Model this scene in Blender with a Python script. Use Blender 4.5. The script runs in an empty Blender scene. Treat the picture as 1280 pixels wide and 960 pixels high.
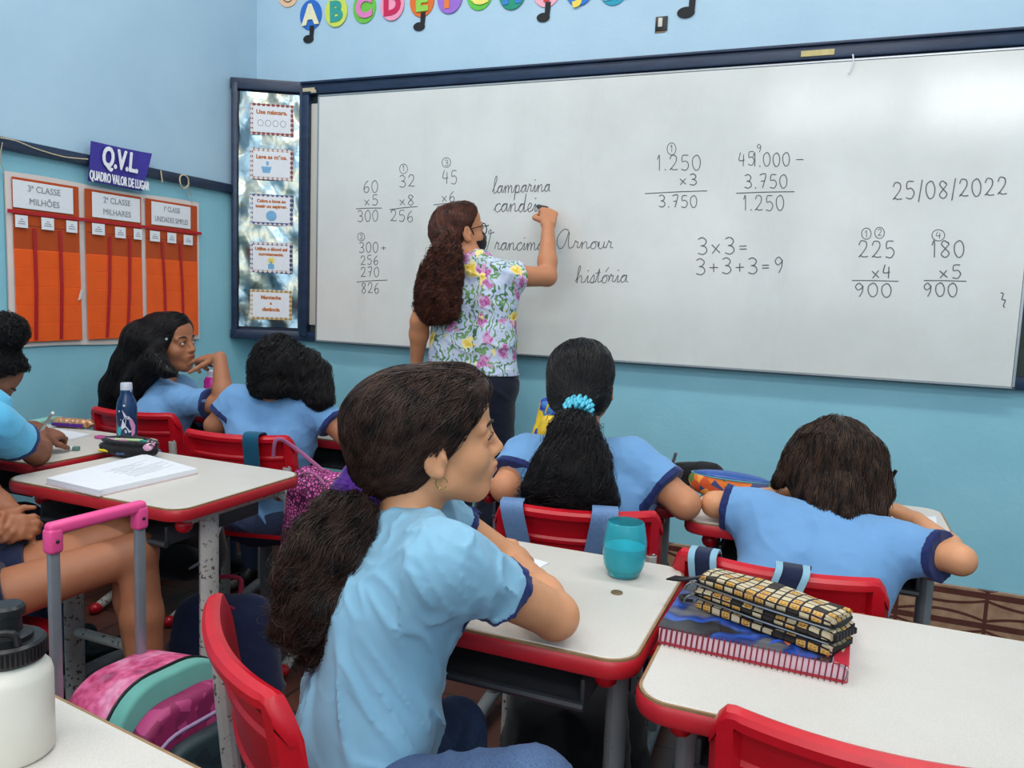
import bpy, bmesh, math, random
import numpy as np
from mathutils import Vector, Matrix
random.seed(7); RNG = np.random.default_rng(7)
SC = bpy.context.scene
COL = SC.collection
PI = math.pi
# ------------------------------------------------------------------ camera
FPX = 986.57                                    # focal length in pixels of the 1280x960 frame
CAM = np.array([2.3927, -3.3810, 1.2779])
_p, _r, _y = 0.110336, 0.039138, 0.377581       # pitch down, roll, yaw to the left
FW = np.array([-math.sin(_y)*math.cos(_p), math.cos(_y)*math.cos(_p), -math.sin(_p)])
_rt = np.array([math.cos(_y), math.sin(_y), 0.0]); _up = np.cross(_rt, FW)
RT = _rt*math.cos(_r) + _up*math.sin(_r); UP = -_rt*math.sin(_r) + _up*math.cos(_r)
cam_data = bpy.data.cameras.new('camera'); cam = bpy.data.objects.new('camera', cam_data); COL.objects.link(cam)
cam.matrix_world = Matrix(((RT[0], UP[0], -FW[0], CAM[0]), (RT[1], UP[1], -FW[1], CAM[1]), (RT[2], UP[2], -FW[2], CAM[2]), (0, 0, 0, 1)))
cam_data.sensor_width = 36.0; cam_data.lens = FPX/1280*36.0; cam_data.clip_start = 0.02
SC.camera = cam
# ------------------------------------------------------------------ world, light, exposure
SC.view_settings.view_transform = 'Standard'; SC.view_settings.look = 'None'
SC.view_settings.gamma = 1.0; SC.view_settings.use_curve_mapping = False
SC.view_settings.exposure = -0.98
SC.cycles.use_denoising = True
SC.cycles.max_bounces = 8; SC.cycles.diffuse_bounces = 3; SC.cycles.sample_clamp_indirect = 4.0
W = bpy.data.worlds.new('world'); SC.world = W; W.use_nodes = True
W.node_tree.nodes['Background'].inputs[0].default_value = (0.75, 0.87, 1.0, 1); W.node_tree.nodes['Background'].inputs[1].default_value = 1.0
ROOM_X0, ROOM_X1, ROOM_Y0, ROOM_Y1, ROOM_H = -0.418, 5.2, -5.6, 0.0, 4.0
def area_light(name, loc, aim, sx, sy, power, col=(1, 1, 1)):
    l = bpy.data.lights.new(name, 'AREA'); l.shape = 'RECTANGLE'; l.size = sx; l.size_y = sy; l.energy = power; l.color = col
    o = bpy.data.objects.new(name, l); COL.objects.link(o); o.location = loc
    o.rotation_euler = (Vector(aim)-Vector(loc)).to_track_quat('-Z', 'Y').to_euler()
    return o
# ceiling tube lamps (their housings are built with the ceiling) and daylight in the rear windows
LAMPS = [(0.7, -1.55), (2.9, -4.1), (3.3, -1.7), (0.6, -3.9)]
for lx, ly in LAMPS:
    area_light('ceiling_tube_light', (lx, ly, ROOM_H-0.115), (lx, ly, 0), 1.7, 0.22, 66, (1.0, 0.97, 0.93))
for wx in (0.9, 2.6, 4.2):
    area_light('window_daylight', (wx, -5.56, 1.95), (wx, 0, 1.5), 1.2, 1.3, 22, (0.92, 0.97, 1.0))

area_light('clerestory_daylight', (2.2, -5.56, 3.32), (2.2, 0, 3.0), 1.15, 0.48, 26, (0.95, 0.98, 1.0))
area_light('clerestory_daylight', (3.65, -5.56, 3.32), (3.65, 0, 3.0), 1.2, 0.48, 48, (0.95, 0.98, 1.0))

# ------------------------------------------------------------------ points of the place, measured as (column, row) at a known depth / height / wall
def ray(u, v): return FW + RT*((u-640)/FPX) + UP*((480-v)/FPX)
def at(u, v, dep): return CAM + ray(u, v)*dep
def at_z(u, v, z): d = ray(u, v); return CAM + d*((z-CAM[2])/d[2])
def at_y(u, v, y=0.0): d = ray(u, v); return CAM + d*((y-CAM[1])/d[1])
def at_x(u, v, x=ROOM_X0): d = ray(u, v); return CAM + d*((x-CAM[0])/d[0])
def V(*a): return np.array(a, float)
def unit(a): a = np.asarray(a, float); return a/max(np.linalg.norm(a), 1e-9)

# ------------------------------------------------------------------ colours and materials
def s2l(c): c = c/255.0; return c/12.92 if c <= 0.04045 else ((c+0.055)/1.055)**2.4
def rgb(r, g, b): return (s2l(r), s2l(g), s2l(b), 1.0)
MATS = {}
class NT:
    def __init__(s, name):
        s.m = bpy.data.materials.new(name); s.m.use_nodes = True; s.t = s.m.node_tree
        s.b = s.t.nodes['Principled BSDF']; s._tc = None
    def n(s, typ, **kw):
        x = s.t.nodes.new(typ)
        for k, v in kw.items():
            if k.startswith('_'): setattr(x, k[1:], v)
            else:
                key = int(k[1:]) if k[0] == 'i' and k[1:].isdigit() else k
                x.inputs[key].default_value = v
        return x
    def l(s, a, b): s.t.links.new(a, b)
    def co(s, which='Object'):
        if s._tc is None: s._tc = s.t.nodes.new('ShaderNodeTexCoord')
        return s._tc.outputs[which]
    def noise(s, scale, detail=3.0, rough=0.5, co=None, stretch=None):
        n = s.n('ShaderNodeTexNoise', Scale=scale, Detail=detail, Roughness=rough)
        c = co or s.co()
        if stretch:
            mp = s.n('ShaderNodeMapping', Scale=stretch); s.l(c, mp.inputs[0]); c = mp.outputs[0]
        s.l(c, n.inputs['Vector']); return n
    def ramp(s, fac, stops, interp='LINEAR'):
        r = s.t.nodes.new('ShaderNodeValToRGB'); r.color_ramp.interpolation = interp
        e = r.color_ramp.elements
        while len(e) > 1: e.remove(e[0])
        e[0].position = stops[0][0]; e[0].color = stops[0][1]
        for p, c in stops[1:]: x = e.new(p); x.color = c
        s.l(fac, r.inputs[0]); return r.outputs[0]
    def mix(s, fac, a, b, mode='MIX'):
        x = s.t.nodes.new('ShaderNodeMix'); x.data_type = 'RGBA'; x.blend_type = mode
        for i, v in ((0, fac), (6, a), (7, b)):
            if hasattr(v, 'is_linked'): s.l(v, x.inputs[i])
            else: x.inputs[i].default_value = v
        return x.outputs[2]
    def math(s, op, a, b=0.0):
        x = s.t.nodes.new('ShaderNodeMath'); x.operation = op
        for i, v in ((0, a), (1, b)):
            if hasattr(v, 'is_linked'): s.l(v, x.inputs[i])
            else: x.inputs[i].default_value = v
        return x.outputs[0]
    def col(s, c):
        if hasattr(c, 'is_linked'): s.l(c, s.b.inputs['Base Color'])
        else: s.b.inputs['Base Color'].default_value = c
    def bump(s, h, strength=0.2, dist=0.002):
        b = s.n('ShaderNodeBump', Strength=strength, Distance=dist); s.l(h, b.inputs['Height']); s.l(b.outputs[0], s.b.inputs['Normal'])
    def set(s, **kw):
        for k, v in kw.items(): s.b.inputs[k.replace('_', ' ')].default_value = v
def M(key, color=None, rough=0.55, var=0.10, scale=40.0, bump=0.0, metal=0.0, bscale=None, spec=0.5, **kw):
    """a procedural material: base colour broken up by noise, optional bump"""
    if key in MATS: return MATS[key]
    t = NT(key); t.set(Roughness=rough, Metallic=metal)
    t.b.inputs['Specular IOR Level'].default_value = spec
    n = t.noise(scale)
    dark = tuple(c*(1-var) for c in color[:3])+(1,); lite = tuple(min(1, c*(1+var)) for c in color[:3])+(1,)
    t.col(t.ramp(n.outputs[0], [(0.3, dark), (0.7, lite)]))
    if bump:
        nb = t.noise(bscale or scale*4, 2.0); t.bump(nb.outputs[0], bump, 0.002)
    for k, v in kw.items(): t.b.inputs[k.replace('_', ' ')].default_value = v
    MATS[key] = t.m; return t.m

# ------------------------------------------------------------------ objects
def tag(o, label=None, cat=None, group=None, kind=None):
    if label: o['label'] = label
    if cat: o['category'] = cat
    if group: o['group'] = group
    if kind: o['kind'] = kind
    return o
def thing(name, label, cat, loc=(0, 0, 0), rz=0.0, group=None):
    o = bpy.data.objects.new(name, None); COL.objects.link(o); o.location = loc; o.rotation_euler = (0, 0, rz); o.empty_display_size = 0.05
    return tag(o, label, cat, group)
def link_mesh(name, me, m, parent=None, smooth=True):
    o = bpy.data.objects.new(name, me); COL.objects.link(o)
    for x in (m if isinstance(m, (list, tuple)) else [m]): me.materials.append(x)
    if smooth: me.polygons.foreach_set('use_smooth', np.ones(len(me.polygons), bool))
    if parent is not None: o.parent = parent
    return o
def world_child(o, parent):
    """parent o, whose mesh is in world coordinates, under an object that is not at the origin"""
    o.parent = parent; o.matrix_parent_inverse = parent_matrix(parent).inverted(); return o
def parent_matrix(p):
    m = p.matrix_basis.copy()
    return m if p.parent is None else parent_matrix(p.parent) @ p.matrix_parent_inverse @ m
def shade_by_angle(me, ang=0.6):
    try: me.set_sharp_from_angle(angle=ang)
    except Exception: pass
class B:
    """collects shapes into one mesh"""
    def __init__(s): s.v = []; s.f = []; s.mi = []
    def add(s, vs, fs, mi=0, mat=None):
        o = len(s.v)
        for p in vs: s.v.append(tuple(mat @ Vector(p)) if mat is not None else tuple(p))
        for f in fs: s.f.append(tuple(i+o for i in f)); s.mi.append(mi)
    def bm(s, bm, mi=0, mat=None):
        bm.verts.ensure_lookup_table()
        for i, vv in enumerate(bm.verts): vv.index = i
        s.add([vv.co for vv in bm.verts], [[vv.index for vv in f.verts] for f in bm.faces], mi, mat); bm.free()
    def box(s, c, size, bev=0.0, seg=2, mi=0, mat=None):
        bm = bmesh.new(); bmesh.ops.create_cube(bm, size=1.0)
        for vv in bm.verts: vv.co = Vector((vv.co.x*size[0]+c[0], vv.co.y*size[1]+c[1], vv.co.z*size[2]+c[2]))
        if bev: bmesh.ops.bevel(bm, geom=list(bm.edges), offset=min(bev, 0.49*min(size)), segments=seg, affect='EDGES', profile=0.5)
        s.bm(bm, mi, mat)
    def prism(s, pts, z0, z1, mi=0, mat=None, bev=0.0, seg=2):
        """pts: 2-D outline (x, y), extruded from z0 to z1"""
        bm = bmesh.new(); vs = [bm.verts.new((p[0], p[1], z0)) for p in pts]; f = bm.faces.new(vs)
        r = bmesh.ops.extrude_face_region(bm, geom=[f])
        for e in r['geom']:
            if isinstance(e, bmesh.types.BMVert): e.co.z = z1
        bmesh.ops.recalc_face_normals(bm, faces=bm.faces)
        if bev:
            es = [e for e in bm.edges if abs(e.verts[0].co.z-e.verts[1].co.z) < 1e-7]
            bmesh.ops.bevel(bm, geom=es, offset=bev, segments=seg, affect='EDGES', profile=0.5)
        s.bm(bm, mi, mat)
    def tube(s, path, r, n=10, mi=0, mat=None, cap=True, flat=None):
        """tube along path; r a number or one per point; flat=(axis, factor) squeezes the section"""
        P = [np.asarray(p, float) for p in path]; k = len(P); R = [r]*k if np.isscalar(r) else list(r)
        T = [unit(P[min(i+1, k-1)]-P[max(i-1, 0)]) for i in range(k)]
        a = V(0, 0, 1) if abs(T[0][2]) < 0.9 else V(1, 0, 0)
        nrm = unit(np.cross(T[0], a)); vs = []; fs = []
        for i in range(k):
            nrm = unit(nrm - T[i]*np.dot(nrm, T[i])); bn = np.cross(T[i], nrm)
            for j in range(n):
                th = 2*PI*j/n; off = (nrm*math.cos(th)+bn*math.sin(th))*R[i]
                if flat is not None: ax = unit(flat[0]); off = off - ax*np.dot(off, ax)*(1-flat[1])
                vs.append(P[i]+off)
        for i in range(k-1):
            for j in range(n): fs.append((i*n+j, i*n+(j+1) % n, (i+1)*n+(j+1) % n, (i+1)*n+j))
        if cap: fs.append(tuple(range(n))[::-1]); fs.append(tuple(range((k-1)*n, k*n)))
        s.add(vs, fs, mi, mat)
    def lathe(s, prof, n=32, mi=0, mat=None, ax=(0, 0)):
        vs = []; fs = []; k = len(prof)
        for (r, z) in prof:
            for j in range(n): vs.append((ax[0]+r*math.cos(2*PI*j/n), ax[1]+r*math.sin(2*PI*j/n), z))
        for i in range(k-1):
            for j in range(n): fs.append((i*n+j, i*n+(j+1) % n, (i+1)*n+(j+1) % n, (i+1)*n+j))
        if prof[0][0] > 1e-5: fs.append(tuple(range(n))[::-1])
        if prof[-1][0] > 1e-5: fs.append(tuple(range((k-1)*n, k*n)))
        s.add(vs, fs, mi, mat)
    def ball(s, c, r, sub=2, mi=0, mat=None, scale=(1, 1, 1)):
        bm = bmesh.new(); bmesh.ops.create_icosphere(bm, subdivisions=sub, radius=r)
        for vv in bm.verts: vv.co = Vector((vv.co.x*scale[0]+c[0], vv.co.y*scale[1]+c[1], vv.co.z*scale[2]+c[2]))
        s.bm(bm, mi, mat)
    def strip(s, path, across, w, th=0.002, mi=0):
        """a flat band following path; across = one direction or one per point"""
        P = [np.asarray(p, float) for p in path]; k = len(P); vs = []; fs = []
        for i in range(k):
            t = unit(P[min(i+1, k-1)]-P[max(i-1, 0)]); a = unit(across[i] if np.ndim(across) > 1 else across); n = unit(np.cross(t, a))
            for sx, sn in ((-1, -1), (1, -1), (1, 1), (-1, 1)): vs.append(P[i]+a*sx*w/2+n*sn*th/2)
        for i in range(k-1):
            for j in range(4): fs.append((i*4+j, i*4+(j+1) % 4, (i+1)*4+(j+1) % 4, (i+1)*4+j))
        fs += [(3, 2, 1, 0), tuple(range((k-1)*4, k*4))]
        s.add(vs, fs, mi)
    def build(s, name, m, parent=None, smooth=True, ang=0.6, world=False):
        me = bpy.data.meshes.new(name); me.from_pydata(s.v, [], s.f)
        bm = bmesh.new(); bm.from_mesh(me); bmesh.ops.recalc_face_normals(bm, faces=bm.faces); bm.to_mesh(me); bm.free()
        for x in (m if isinstance(m, (list, tuple)) else [m]): me.materials.append(x)
        if len(s.mi) == len(me.polygons): me.polygons.foreach_set('material_index', s.mi)
        if smooth:
            me.polygons.foreach_set('use_smooth', np.ones(len(me.polygons), bool)); shade_by_angle(me, ang)
        o = bpy.data.objects.new(name, me); COL.objects.link(o)
        if parent is not None: (world_child(o, parent) if world else setattr(o, 'parent', parent))
        return o
def rrect(w, h, r, n=6, cx=0.0, cy=0.0):
    pts = []
    rs = r if isinstance(r, (list, tuple)) else [r]*4
    for q, (sx, sy) in enumerate(((1, 1), (-1, 1), (-1, -1), (1, -1))):
        rr = rs[q]
        for i in range(n+1):
            a = PI/2*q + PI/2*i/n
            pts.append((cx+sx*(w/2-rr)+rr*math.cos(a), cy+sy*(h/2-rr)+rr*math.sin(a)))
    return pts
def catmull(pts, n=6):
    P = [np.asarray(p, float) for p in pts]; out = []
    for i in range(len(P)-1):
        a, b, c, d = P[max(i-1, 0)], P[i], P[i+1], P[min(i+2, len(P)-1)]
        for j in range(n):
            t = j/n; out.append(0.5*((2*b)+(c-a)*t+(2*a-5*b+4*c-d)*t*t+(3*b-a-3*c+d)*t**3))
    out.append(P[-1]); return out
def text_mesh(name, body, m, mat, size, parent=None, bold=0.0, ext=0.0008, align='CENTER', xs=1.0, shear=0.0, world=False, fat=0.0):
    """lettering turned into a mesh; mat places its local x-y plane"""
    c = bpy.data.curves.new(name, 'FONT'); c.body = body; c.size = size; c.align_x = align; c.align_y = 'CENTER'
    c.offset = bold; c.extrude = ext; c.shear = shear; c.resolution_u = 3
    o = bpy.data.objects.new(name+'_tmp', c); COL.objects.link(o)
    dg = bpy.context.evaluated_depsgraph_get(); me = bpy.data.meshes.new_from_object(o.evaluated_get(dg))
    bpy.data.objects.remove(o); bpy.data.curves.remove(c)
    if fat:                                         # heavier strokes: the outlines repeated round themselves
        v0 = [tuple(v.co) for v in me.vertices]; f0 = [tuple(p.vertices) for p in me.polygons]; n = len(v0); vs = []; fs = []
        for k in range(6): vs += [(x+fat/xs*math.cos(k*PI/3), y+fat*math.sin(k*PI/3), z+0.00004*k) for x, y, z in v0]; fs += [tuple(i+n*k for i in f) for f in f0]
        bpy.data.meshes.remove(me); me = bpy.data.meshes.new(name); me.from_pydata(vs, [], fs)
    me.transform(mat @ Matrix.Diagonal((xs, 1, 1, 1))); me.name = name
    me.materials.clear(); me.materials.append(m)
    r = bpy.data.objects.new(name, me); COL.objects.link(r)
    if parent is not None: (world_child(r, parent) if world else setattr(r, 'parent', parent))
    return r
def frame(o, ex, ey, ez):
    return Matrix(((ex[0], ey[0], ez[0], o[0]), (ex[1], ey[1], ez[1], o[1]), (ex[2], ey[2], ez[2], o[2]), (0, 0, 0, 1)))
# ------------------------------------------------------------------ materials
def mat_wall():
    t = NT('painted_plaster'); t.set(Roughness=0.5)
    sp = t.n('ShaderNodeSeparateXYZ'); t.l(t.co(), sp.inputs[0])
    z = t.math('GREATER_THAN', sp.outputs[2], 1.745)
    n = t.noise(2.2, 5.0, 0.62); n2 = t.noise(60, 3.0)
    low = t.ramp(n.outputs[0], [(0.3, rgb(138, 198, 215)), (0.55, rgb(146, 205, 221)), (0.8, rgb(156, 211, 224))])
    upp = t.ramp(n.outputs[0], [(0.3, rgb(170, 201, 222)), (0.55, rgb(178, 208, 227)), (0.8, rgb(186, 214, 230))])
    t.col(t.mix(z, low, upp)); t.bump(t.math('ADD', t.math('MULTIPLY', n.outputs[0], 6.0), n2.outputs[0]), 0.25, 0.0025)
    return t.m
def mat_floor():
    t = NT('floor_tile'); t.set(Roughness=0.45)
    br = t.n('ShaderNodeTexBrick', Color1=rgb(92, 52, 42), Color2=rgb(104, 60, 47), Mortar=rgb(60, 40, 34), Scale=1.0)
    br.offset = 0.0; br.inputs['Brick Width'].default_value = 0.3; br.inputs['Row Height'].default_value = 0.3; br.inputs['Mortar Size'].default_value = 0.006
    t.l(t.co(), br.inputs['Vector']); n = t.noise(9, 5.0)
    t.col(t.mix(0.5, br.outputs[0], t.ramp(n.outputs[0], [(0.3, (0.5, 0.5, 0.5, 1)), (0.7, (1, 1, 1, 1))]), 'MULTIPLY'))
    return t.m
def mat_navy_wood():
    t = NT('navy_painted_wood'); t.set(Roughness=0.38)
    n = t.noise(30, 4.0, 0.6, stretch=(0.25, 0.25, 1.0)); n2 = t.noise(26, 6.0, 0.75)
    chips = t.ramp(n2.outputs[0], [(0.69, (0, 0, 0, 1)), (0.72, (1, 1, 1, 1))])
    t.col(t.mix(chips, t.ramp(n.outputs[0], [(0.3, rgb(22, 37, 62)), (0.7, rgb(38, 56, 86))]), rgb(150, 150, 150))); t.bump(n.outputs[0], 0.3, 0.003)
    return t.m
def mat_whiteboard():
    t = NT('whiteboard_enamel'); t.set(Roughness=0.15)
    n = t.noise(3.0, 6.0, 0.65); n2 = t.noise(2.0, 5.0, 0.7, stretch=(3.0, 1.0, 0.6))
    base = t.ramp(n.outputs[0], [(0.35, rgb(218, 218, 213)), (0.65, rgb(227, 227, 223))])
    t.col(t.mix(t.ramp(n2.outputs[0], [(0.56, (0, 0, 0, 1)), (0.8, (0.35, 0.35, 0.35, 1))]), base, rgb(196, 196, 196)))
    return t.m
def mat_desk_top():
    t = NT('grey_laminate'); t.set(Roughness=0.42)
    n = t.noise(5, 5.0, 0.6); n2 = t.noise(420, 2.0)
    c = t.ramp(n.outputs[0], [(0.3, rgb(206, 200, 191)), (0.7, rgb(214, 209, 201))])
    t.col(t.mix(0.25, c, t.ramp(n2.outputs[0], [(0.4, rgb(192, 186, 178)), (0.6, rgb(222, 217, 210))])))
    return t.m
def mat_chipped(name, c1, c2, thr):
    t = NT(name); t.set(Roughness=0.45)
    n = t.noise(85, 5.0, 0.65); n2 = t.noise(30, 2.0)
    f = t.math('ADD', n.outputs[0], t.math('MULTIPLY', t.math('SUBTRACT', n2.outputs[0], 0.5), 0.35))
    t.col(t.ramp(f, [(thr-0.02, c1), (thr, c2)])); return t.m
def mat_skin(name, c, dark):
    t = NT(name); t.set(Roughness=0.48); t.b.inputs['Specular IOR Level'].default_value = 0.35
    t.b.inputs['Subsurface Weight'].default_value = 0.12; t.b.inputs['Subsurface Radius'].default_value = (0.012, 0.005, 0.003); t.b.inputs['Subsurface Scale'].default_value = 0.5
    a = t.n('ShaderNodeAttribute', _attribute_name='Col'); n = t.noise(38, 4.0, 0.6); n2 = t.noise(900, 2.0)
    base = t.ramp(n.outputs[0], [(0.3, tuple(x*0.92 for x in c[:3])+(1,)), (0.7, c)])
    t.col(t.mix(1.0, base, a.outputs[0], 'MULTIPLY')); t.bump(n2.outputs[0], 0.08, 0.0006)
    return t.m
def mat_hair(name, c1, c2, rough=0.38, sc=34, stretch=None):
    t = NT(name); t.set(Roughness=rough); t.b.inputs['Specular IOR Level'].default_value = 0.28
    n = t.noise(sc, 3.0, 0.6, stretch=stretch); t.col(t.ramp(n.outputs[0], [(0.35, c1), (0.7, c2)])); return t.m
def mat_cloth(name, c, var=0.06, weave=1400, rough=0.85, bump=0.18):
    t = NT(name); t.set(Roughness=rough); t.b.inputs['Specular IOR Level'].default_value = 0.2
    t.b.inputs['Sheen Weight'].default_value = 0.15
    n = t.noise(14, 4.0, 0.6); n2 = t.noise(weave, 1.0)
    t.col(t.ramp(n.outputs[0], [(0.3, tuple(x*(1-var) for x in c[:3])+(1,)), (0.7, tuple(min(1, x*(1+var)) for x in c[:3])+(1,))]))
    t.bump(n2.outputs[0], bump, 0.0006); return t.m
def mat_denim(name, c1, c2):
    t = NT(name); t.set(Roughness=0.85)
    n = t.noise(900, 2.0, 0.5, stretch=(1, 1, 0.2)); n2 = t.noise(12, 3.0)
    t.col(t.mix(t.math('MULTIPLY', n2.outputs[0], 0.9), t.ramp(n.outputs[0], [(0.35, c1), (0.65, c2)]), c1)); t.bump(n.outputs[0], 0.3, 0.0008); return t.m
def mat_cells(name, stops, scale, rnd=1.0, edge=None, ew=0.06, rough=0.6):
    """Voronoi patches coloured at random from stops; edge = colour of the lines between"""
    t = NT(name); t.set(Roughness=rough)
    v = t.n('ShaderNodeTexVoronoi', Scale=scale, Randomness=rnd); t.l(t.co(), v.inputs['Vector'])
    sp = t.n('ShaderNodeSeparateColor'); t.l(v.outputs['Color'], sp.inputs[0])
    c = t.ramp(sp.outputs[0], stops, 'CONSTANT')
    if edge:
        e = t.n('ShaderNodeTexVoronoi', Scale=scale, Randomness=rnd, _feature='DISTANCE_TO_EDGE'); t.l(t.co(), e.inputs['Vector'])
        c = t.mix(t.math('LESS_THAN', e.outputs[0], ew), c, edge)
    t.col(c); return t.m
def mat_foil():
    t = NT('crinkled_foil'); t.set(Roughness=0.2, Metallic=1.0)
    n = t.noise(5, 1.0, 0.4, stretch=(1.8, 1.8, 0.8)); n2 = t.noise(22, 1.0)
    t.col(t.ramp(t.noise(7, 2.0).outputs[0], [(0.4, rgb(132, 156, 168)), (0.55, rgb(178, 178, 160)), (0.7, rgb(150, 172, 180))]))
    t.bump(t.math('ADD', n.outputs[0], t.math('MULTIPLY', n2.outputs[0], 0.10)), 0.5, 0.035); return t.m
def mat_tile_base():
    """brown ceramic skirting tiles with cream hourglass panels, 0.29 m long, 0.15 m high"""
    t = NT('patterned_base_tile'); t.set(Roughness=0.3)
    sp = t.n('ShaderNodeSeparateXYZ'); t.l(t.co(), sp.inputs[0])
    ph = t.math('MULTIPLY', t.math('SUBTRACT', t.math('FRACT', t.math('DIVIDE', t.math('ADD', sp.outputs[0], 0.02), 0.305)), 0.5), 2.0)  # -1..1 along a tile
    zz = t.math('MULTIPLY', t.math('SUBTRACT', t.math('FRACT', t.math('DIVIDE', t.math('ADD', t.math('MULTIPLY', sp.outputs[2], -1.0), 0.217), 0.118)), 0.5), 2.0)
    a = t.math('ABSOLUTE', ph); b = t.math('ABSOLUTE', zz)
    hour = t.math('ADD', 0.27, t.math('MULTIPLY', t.math('POWER', a, 2.0), 0.42))         # waist line
    line = t.math('LESS_THAN', t.math('ABSOLUTE', t.math('SUBTRACT', b, hour)), 0.095)
    band = t.math('GREATER_THAN', b, 0.80); end = t.math('GREATER_THAN', a, 0.955)
    k = t.math('MAXIMUM', t.math('MAXIMUM', line, band), end); n = t.noise(30, 4.0)
    cream = t.ramp(n.outputs[0], [(0.3, rgb(150, 116, 92)), (0.7, rgb(176, 142, 114))]); brown = t.ramp(n.outputs[0], [(0.3, rgb(78, 38, 32)), (0.7, rgb(96, 50, 40))])
    t.col(t.mix(k, cream, brown)); return t.m
MT = dict(
    wall=mat_wall(), floor=mat_floor(), navy=mat_navy_wood(), board=mat_whiteboard(), desk=mat_desk_top(), foil=mat_foil(), base=mat_tile_base(),
    leg=mat_chipped('chipped_grey_enamel', rgb(184, 180, 174), rgb(86, 70, 60), 0.615), legc=mat_chipped('grey_enamel', rgb(128, 130, 132), rgb(70, 62, 56), 0.70),
    ceil=M('ceiling_paint', rgb(225, 228, 228), 0.7, 0.03, 6), cream=M('cream_panel', rgb(214, 208, 196), 0.45, 0.03, 6),
    green=M('chalkboard_green', rgb(46, 56, 50), 0.6, 0.15, 9), alu=M('aluminium', rgb(170, 175, 178), 0.35, 0.05, 60, metal=0.8),
    red=M('red_plastic', rgb(196, 14, 32), 0.33, 0.06, 30, bump=0.06, bscale=500), redband=M('red_edge_plastic', rgb(186, 34, 44), 0.35, 0.10, 22),
    tray=M('dark_grey_plastic', rgb(52, 54, 58), 0.5, 0.1, 40, bump=0.1), steel=M('steel', rgb(150, 150, 150), 0.3, 0.08, 60, metal=1.0), ply=M('plywood_edge', rgb(150, 118, 82), 0.6, 0.15, 60),
    black=M('black_plastic', rgb(20, 20, 22), 0.4, 0.15, 50), blackcloth=mat_cloth('black_fabric', rgb(24, 24, 27), 0.2), ink=M('marker_ink', rgb(104, 104, 110), 0.6, 0.2, 90), inkblk=M('dark_ink', rgb(40, 40, 46), 0.6, 0.1, 90),
    paper=M('white_paper', rgb(232, 233, 238), 0.7, 0.02, 50), shirt=mat_cloth('blue_cotton', rgb(112, 158, 205), 0.04), shirt2=mat_cloth('light_blue_cotton', rgb(134, 180, 206), 0.04), trim=mat_cloth('navy_ribbing', rgb(34, 46, 96), 0.08),
    jeans=mat_denim('dark_denim', rgb(36, 46, 74), rgb(62, 80, 116)), jeans2=mat_denim('blue_denim', rgb(50, 70, 106), rgb(104, 132, 172)), denim=mat_denim('pale_denim', rgb(86, 118, 164), rgb(136, 168, 206)), navycloth=mat_cloth('navy_fabric', rgb(26, 34, 62), 0.12),
    teal=mat_cloth('teal_webbing', rgb(22, 84, 112), 0.1), pink=M('pink_plastic', rgb(246, 84, 150), 0.4, 0.04, 30), tubegrey=M('grey_tube', rgb(140, 142, 148), 0.35, 0.05, 40, metal=0.4),
    wht=M('white_plastic', rgb(226, 219, 206), 0.4, 0.03, 20), purple=mat_cloth('purple_fabric', rgb(82, 38, 130), 0.15), twine=M('twine', rgb(196, 182, 150), 0.9, 0.15, 200))
# ------------------------------------------------------------------ the setting
def struct(name, b, m, smooth=False): o = b.build(name, m, None, smooth); o['kind'] = 'structure'; return o
X0, X1, Y0, Y1, RH = ROOM_X0, ROOM_X1, ROOM_Y0, ROOM_Y1, ROOM_H
b = B(); b.box(((X0+X1)/2, 0.06, RH/2), (X1-X0+0.4, 0.12, RH)); struct('wall_front', b, MT['wall'])
b = B(); b.box((X0-0.06, (Y0+Y1)/2, RH/2), (0.12, Y1-Y0, RH)); struct('wall_left', b, MT['wall'])
b = B(); b.box((X1+0.06, (Y0+Y1)/2, RH/2), (0.12, Y1-Y0, RH)); struct('wall_right', b, MT['wall'])
b = B()                                             # rear wall round three window openings
b.box(((X0+X1)/2, Y0-0.06, 0.6), (X1-X0+0.4, 0.12, 1.2)); b.box(((X0+X1)/2, Y0-0.06, 2.87), (X1-X0+0.4, 0.12, 0.34)); b.box(((X0+X1)/2, Y0-0.06, (3.6+RH)/2), (X1-X0+0.4, 0.12, RH-3.6))
for xa, xb in ((X0-0.2, 1.6), (2.8, 3.03), (4.28, X1+0.2)): b.box(((xa+xb)/2, Y0-0.06, 3.32), (xb-xa, 0.12, 0.56))
xs = [X0-0.2, 0.2, 1.6, 1.9, 3.3, 3.5, 4.9, X1+0.2]
for i in range(0, 8, 2): b.box(((xs[i]+xs[i+1])/2, Y0-0.06, 1.95), (xs[i+1]-xs[i], 0.12, 1.5))
struct('wall_back', b, MT['wall'])
for i, xa in enumerate((0.2, 1.9, 3.5)):
    b = B()
    for xx in (xa+0.03, xa+0.7, xa+1.37): b.box((xx, Y0-0.06, 1.95), (0.06, 0.06, 1.5))
    for zz in (1.23, 2.2, 2.67): b.box((xa+0.7, Y0-0.06, zz), (1.4, 0.05, 0.06))
    struct('window_%d' % (i+1), b, MT['alu'])
for i, (xa, xb) in enumerate(((1.6, 2.8), (3.03, 4.28))):
    b = B()
    for xx in (xa+0.02, (xa+xb)/2, xb-0.02): b.box((xx, Y0-0.06, 3.32), (0.04, 0.05, 0.56))
    for zz in (3.06, 3.58): b.box(((xa+xb)/2, Y0-0.06, zz), (xb-xa, 0.05, 0.04))
    struct('window_%d' % (i+4), b, MT['alu'])
b = B(); b.box(((X0+X1)/2, (Y0+Y1)/2, -0.05), (X1-X0+0.4, Y1-Y0+0.3, 0.1)); struct('floor', b, MT['floor'])
b = B(); b.box(((X0+X1)/2, (Y0+Y1)/2, RH+0.05), (X1-X0+0.4, Y1-Y0+0.3, 0.1)); struct('ceiling', b, MT['ceil'])
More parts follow.
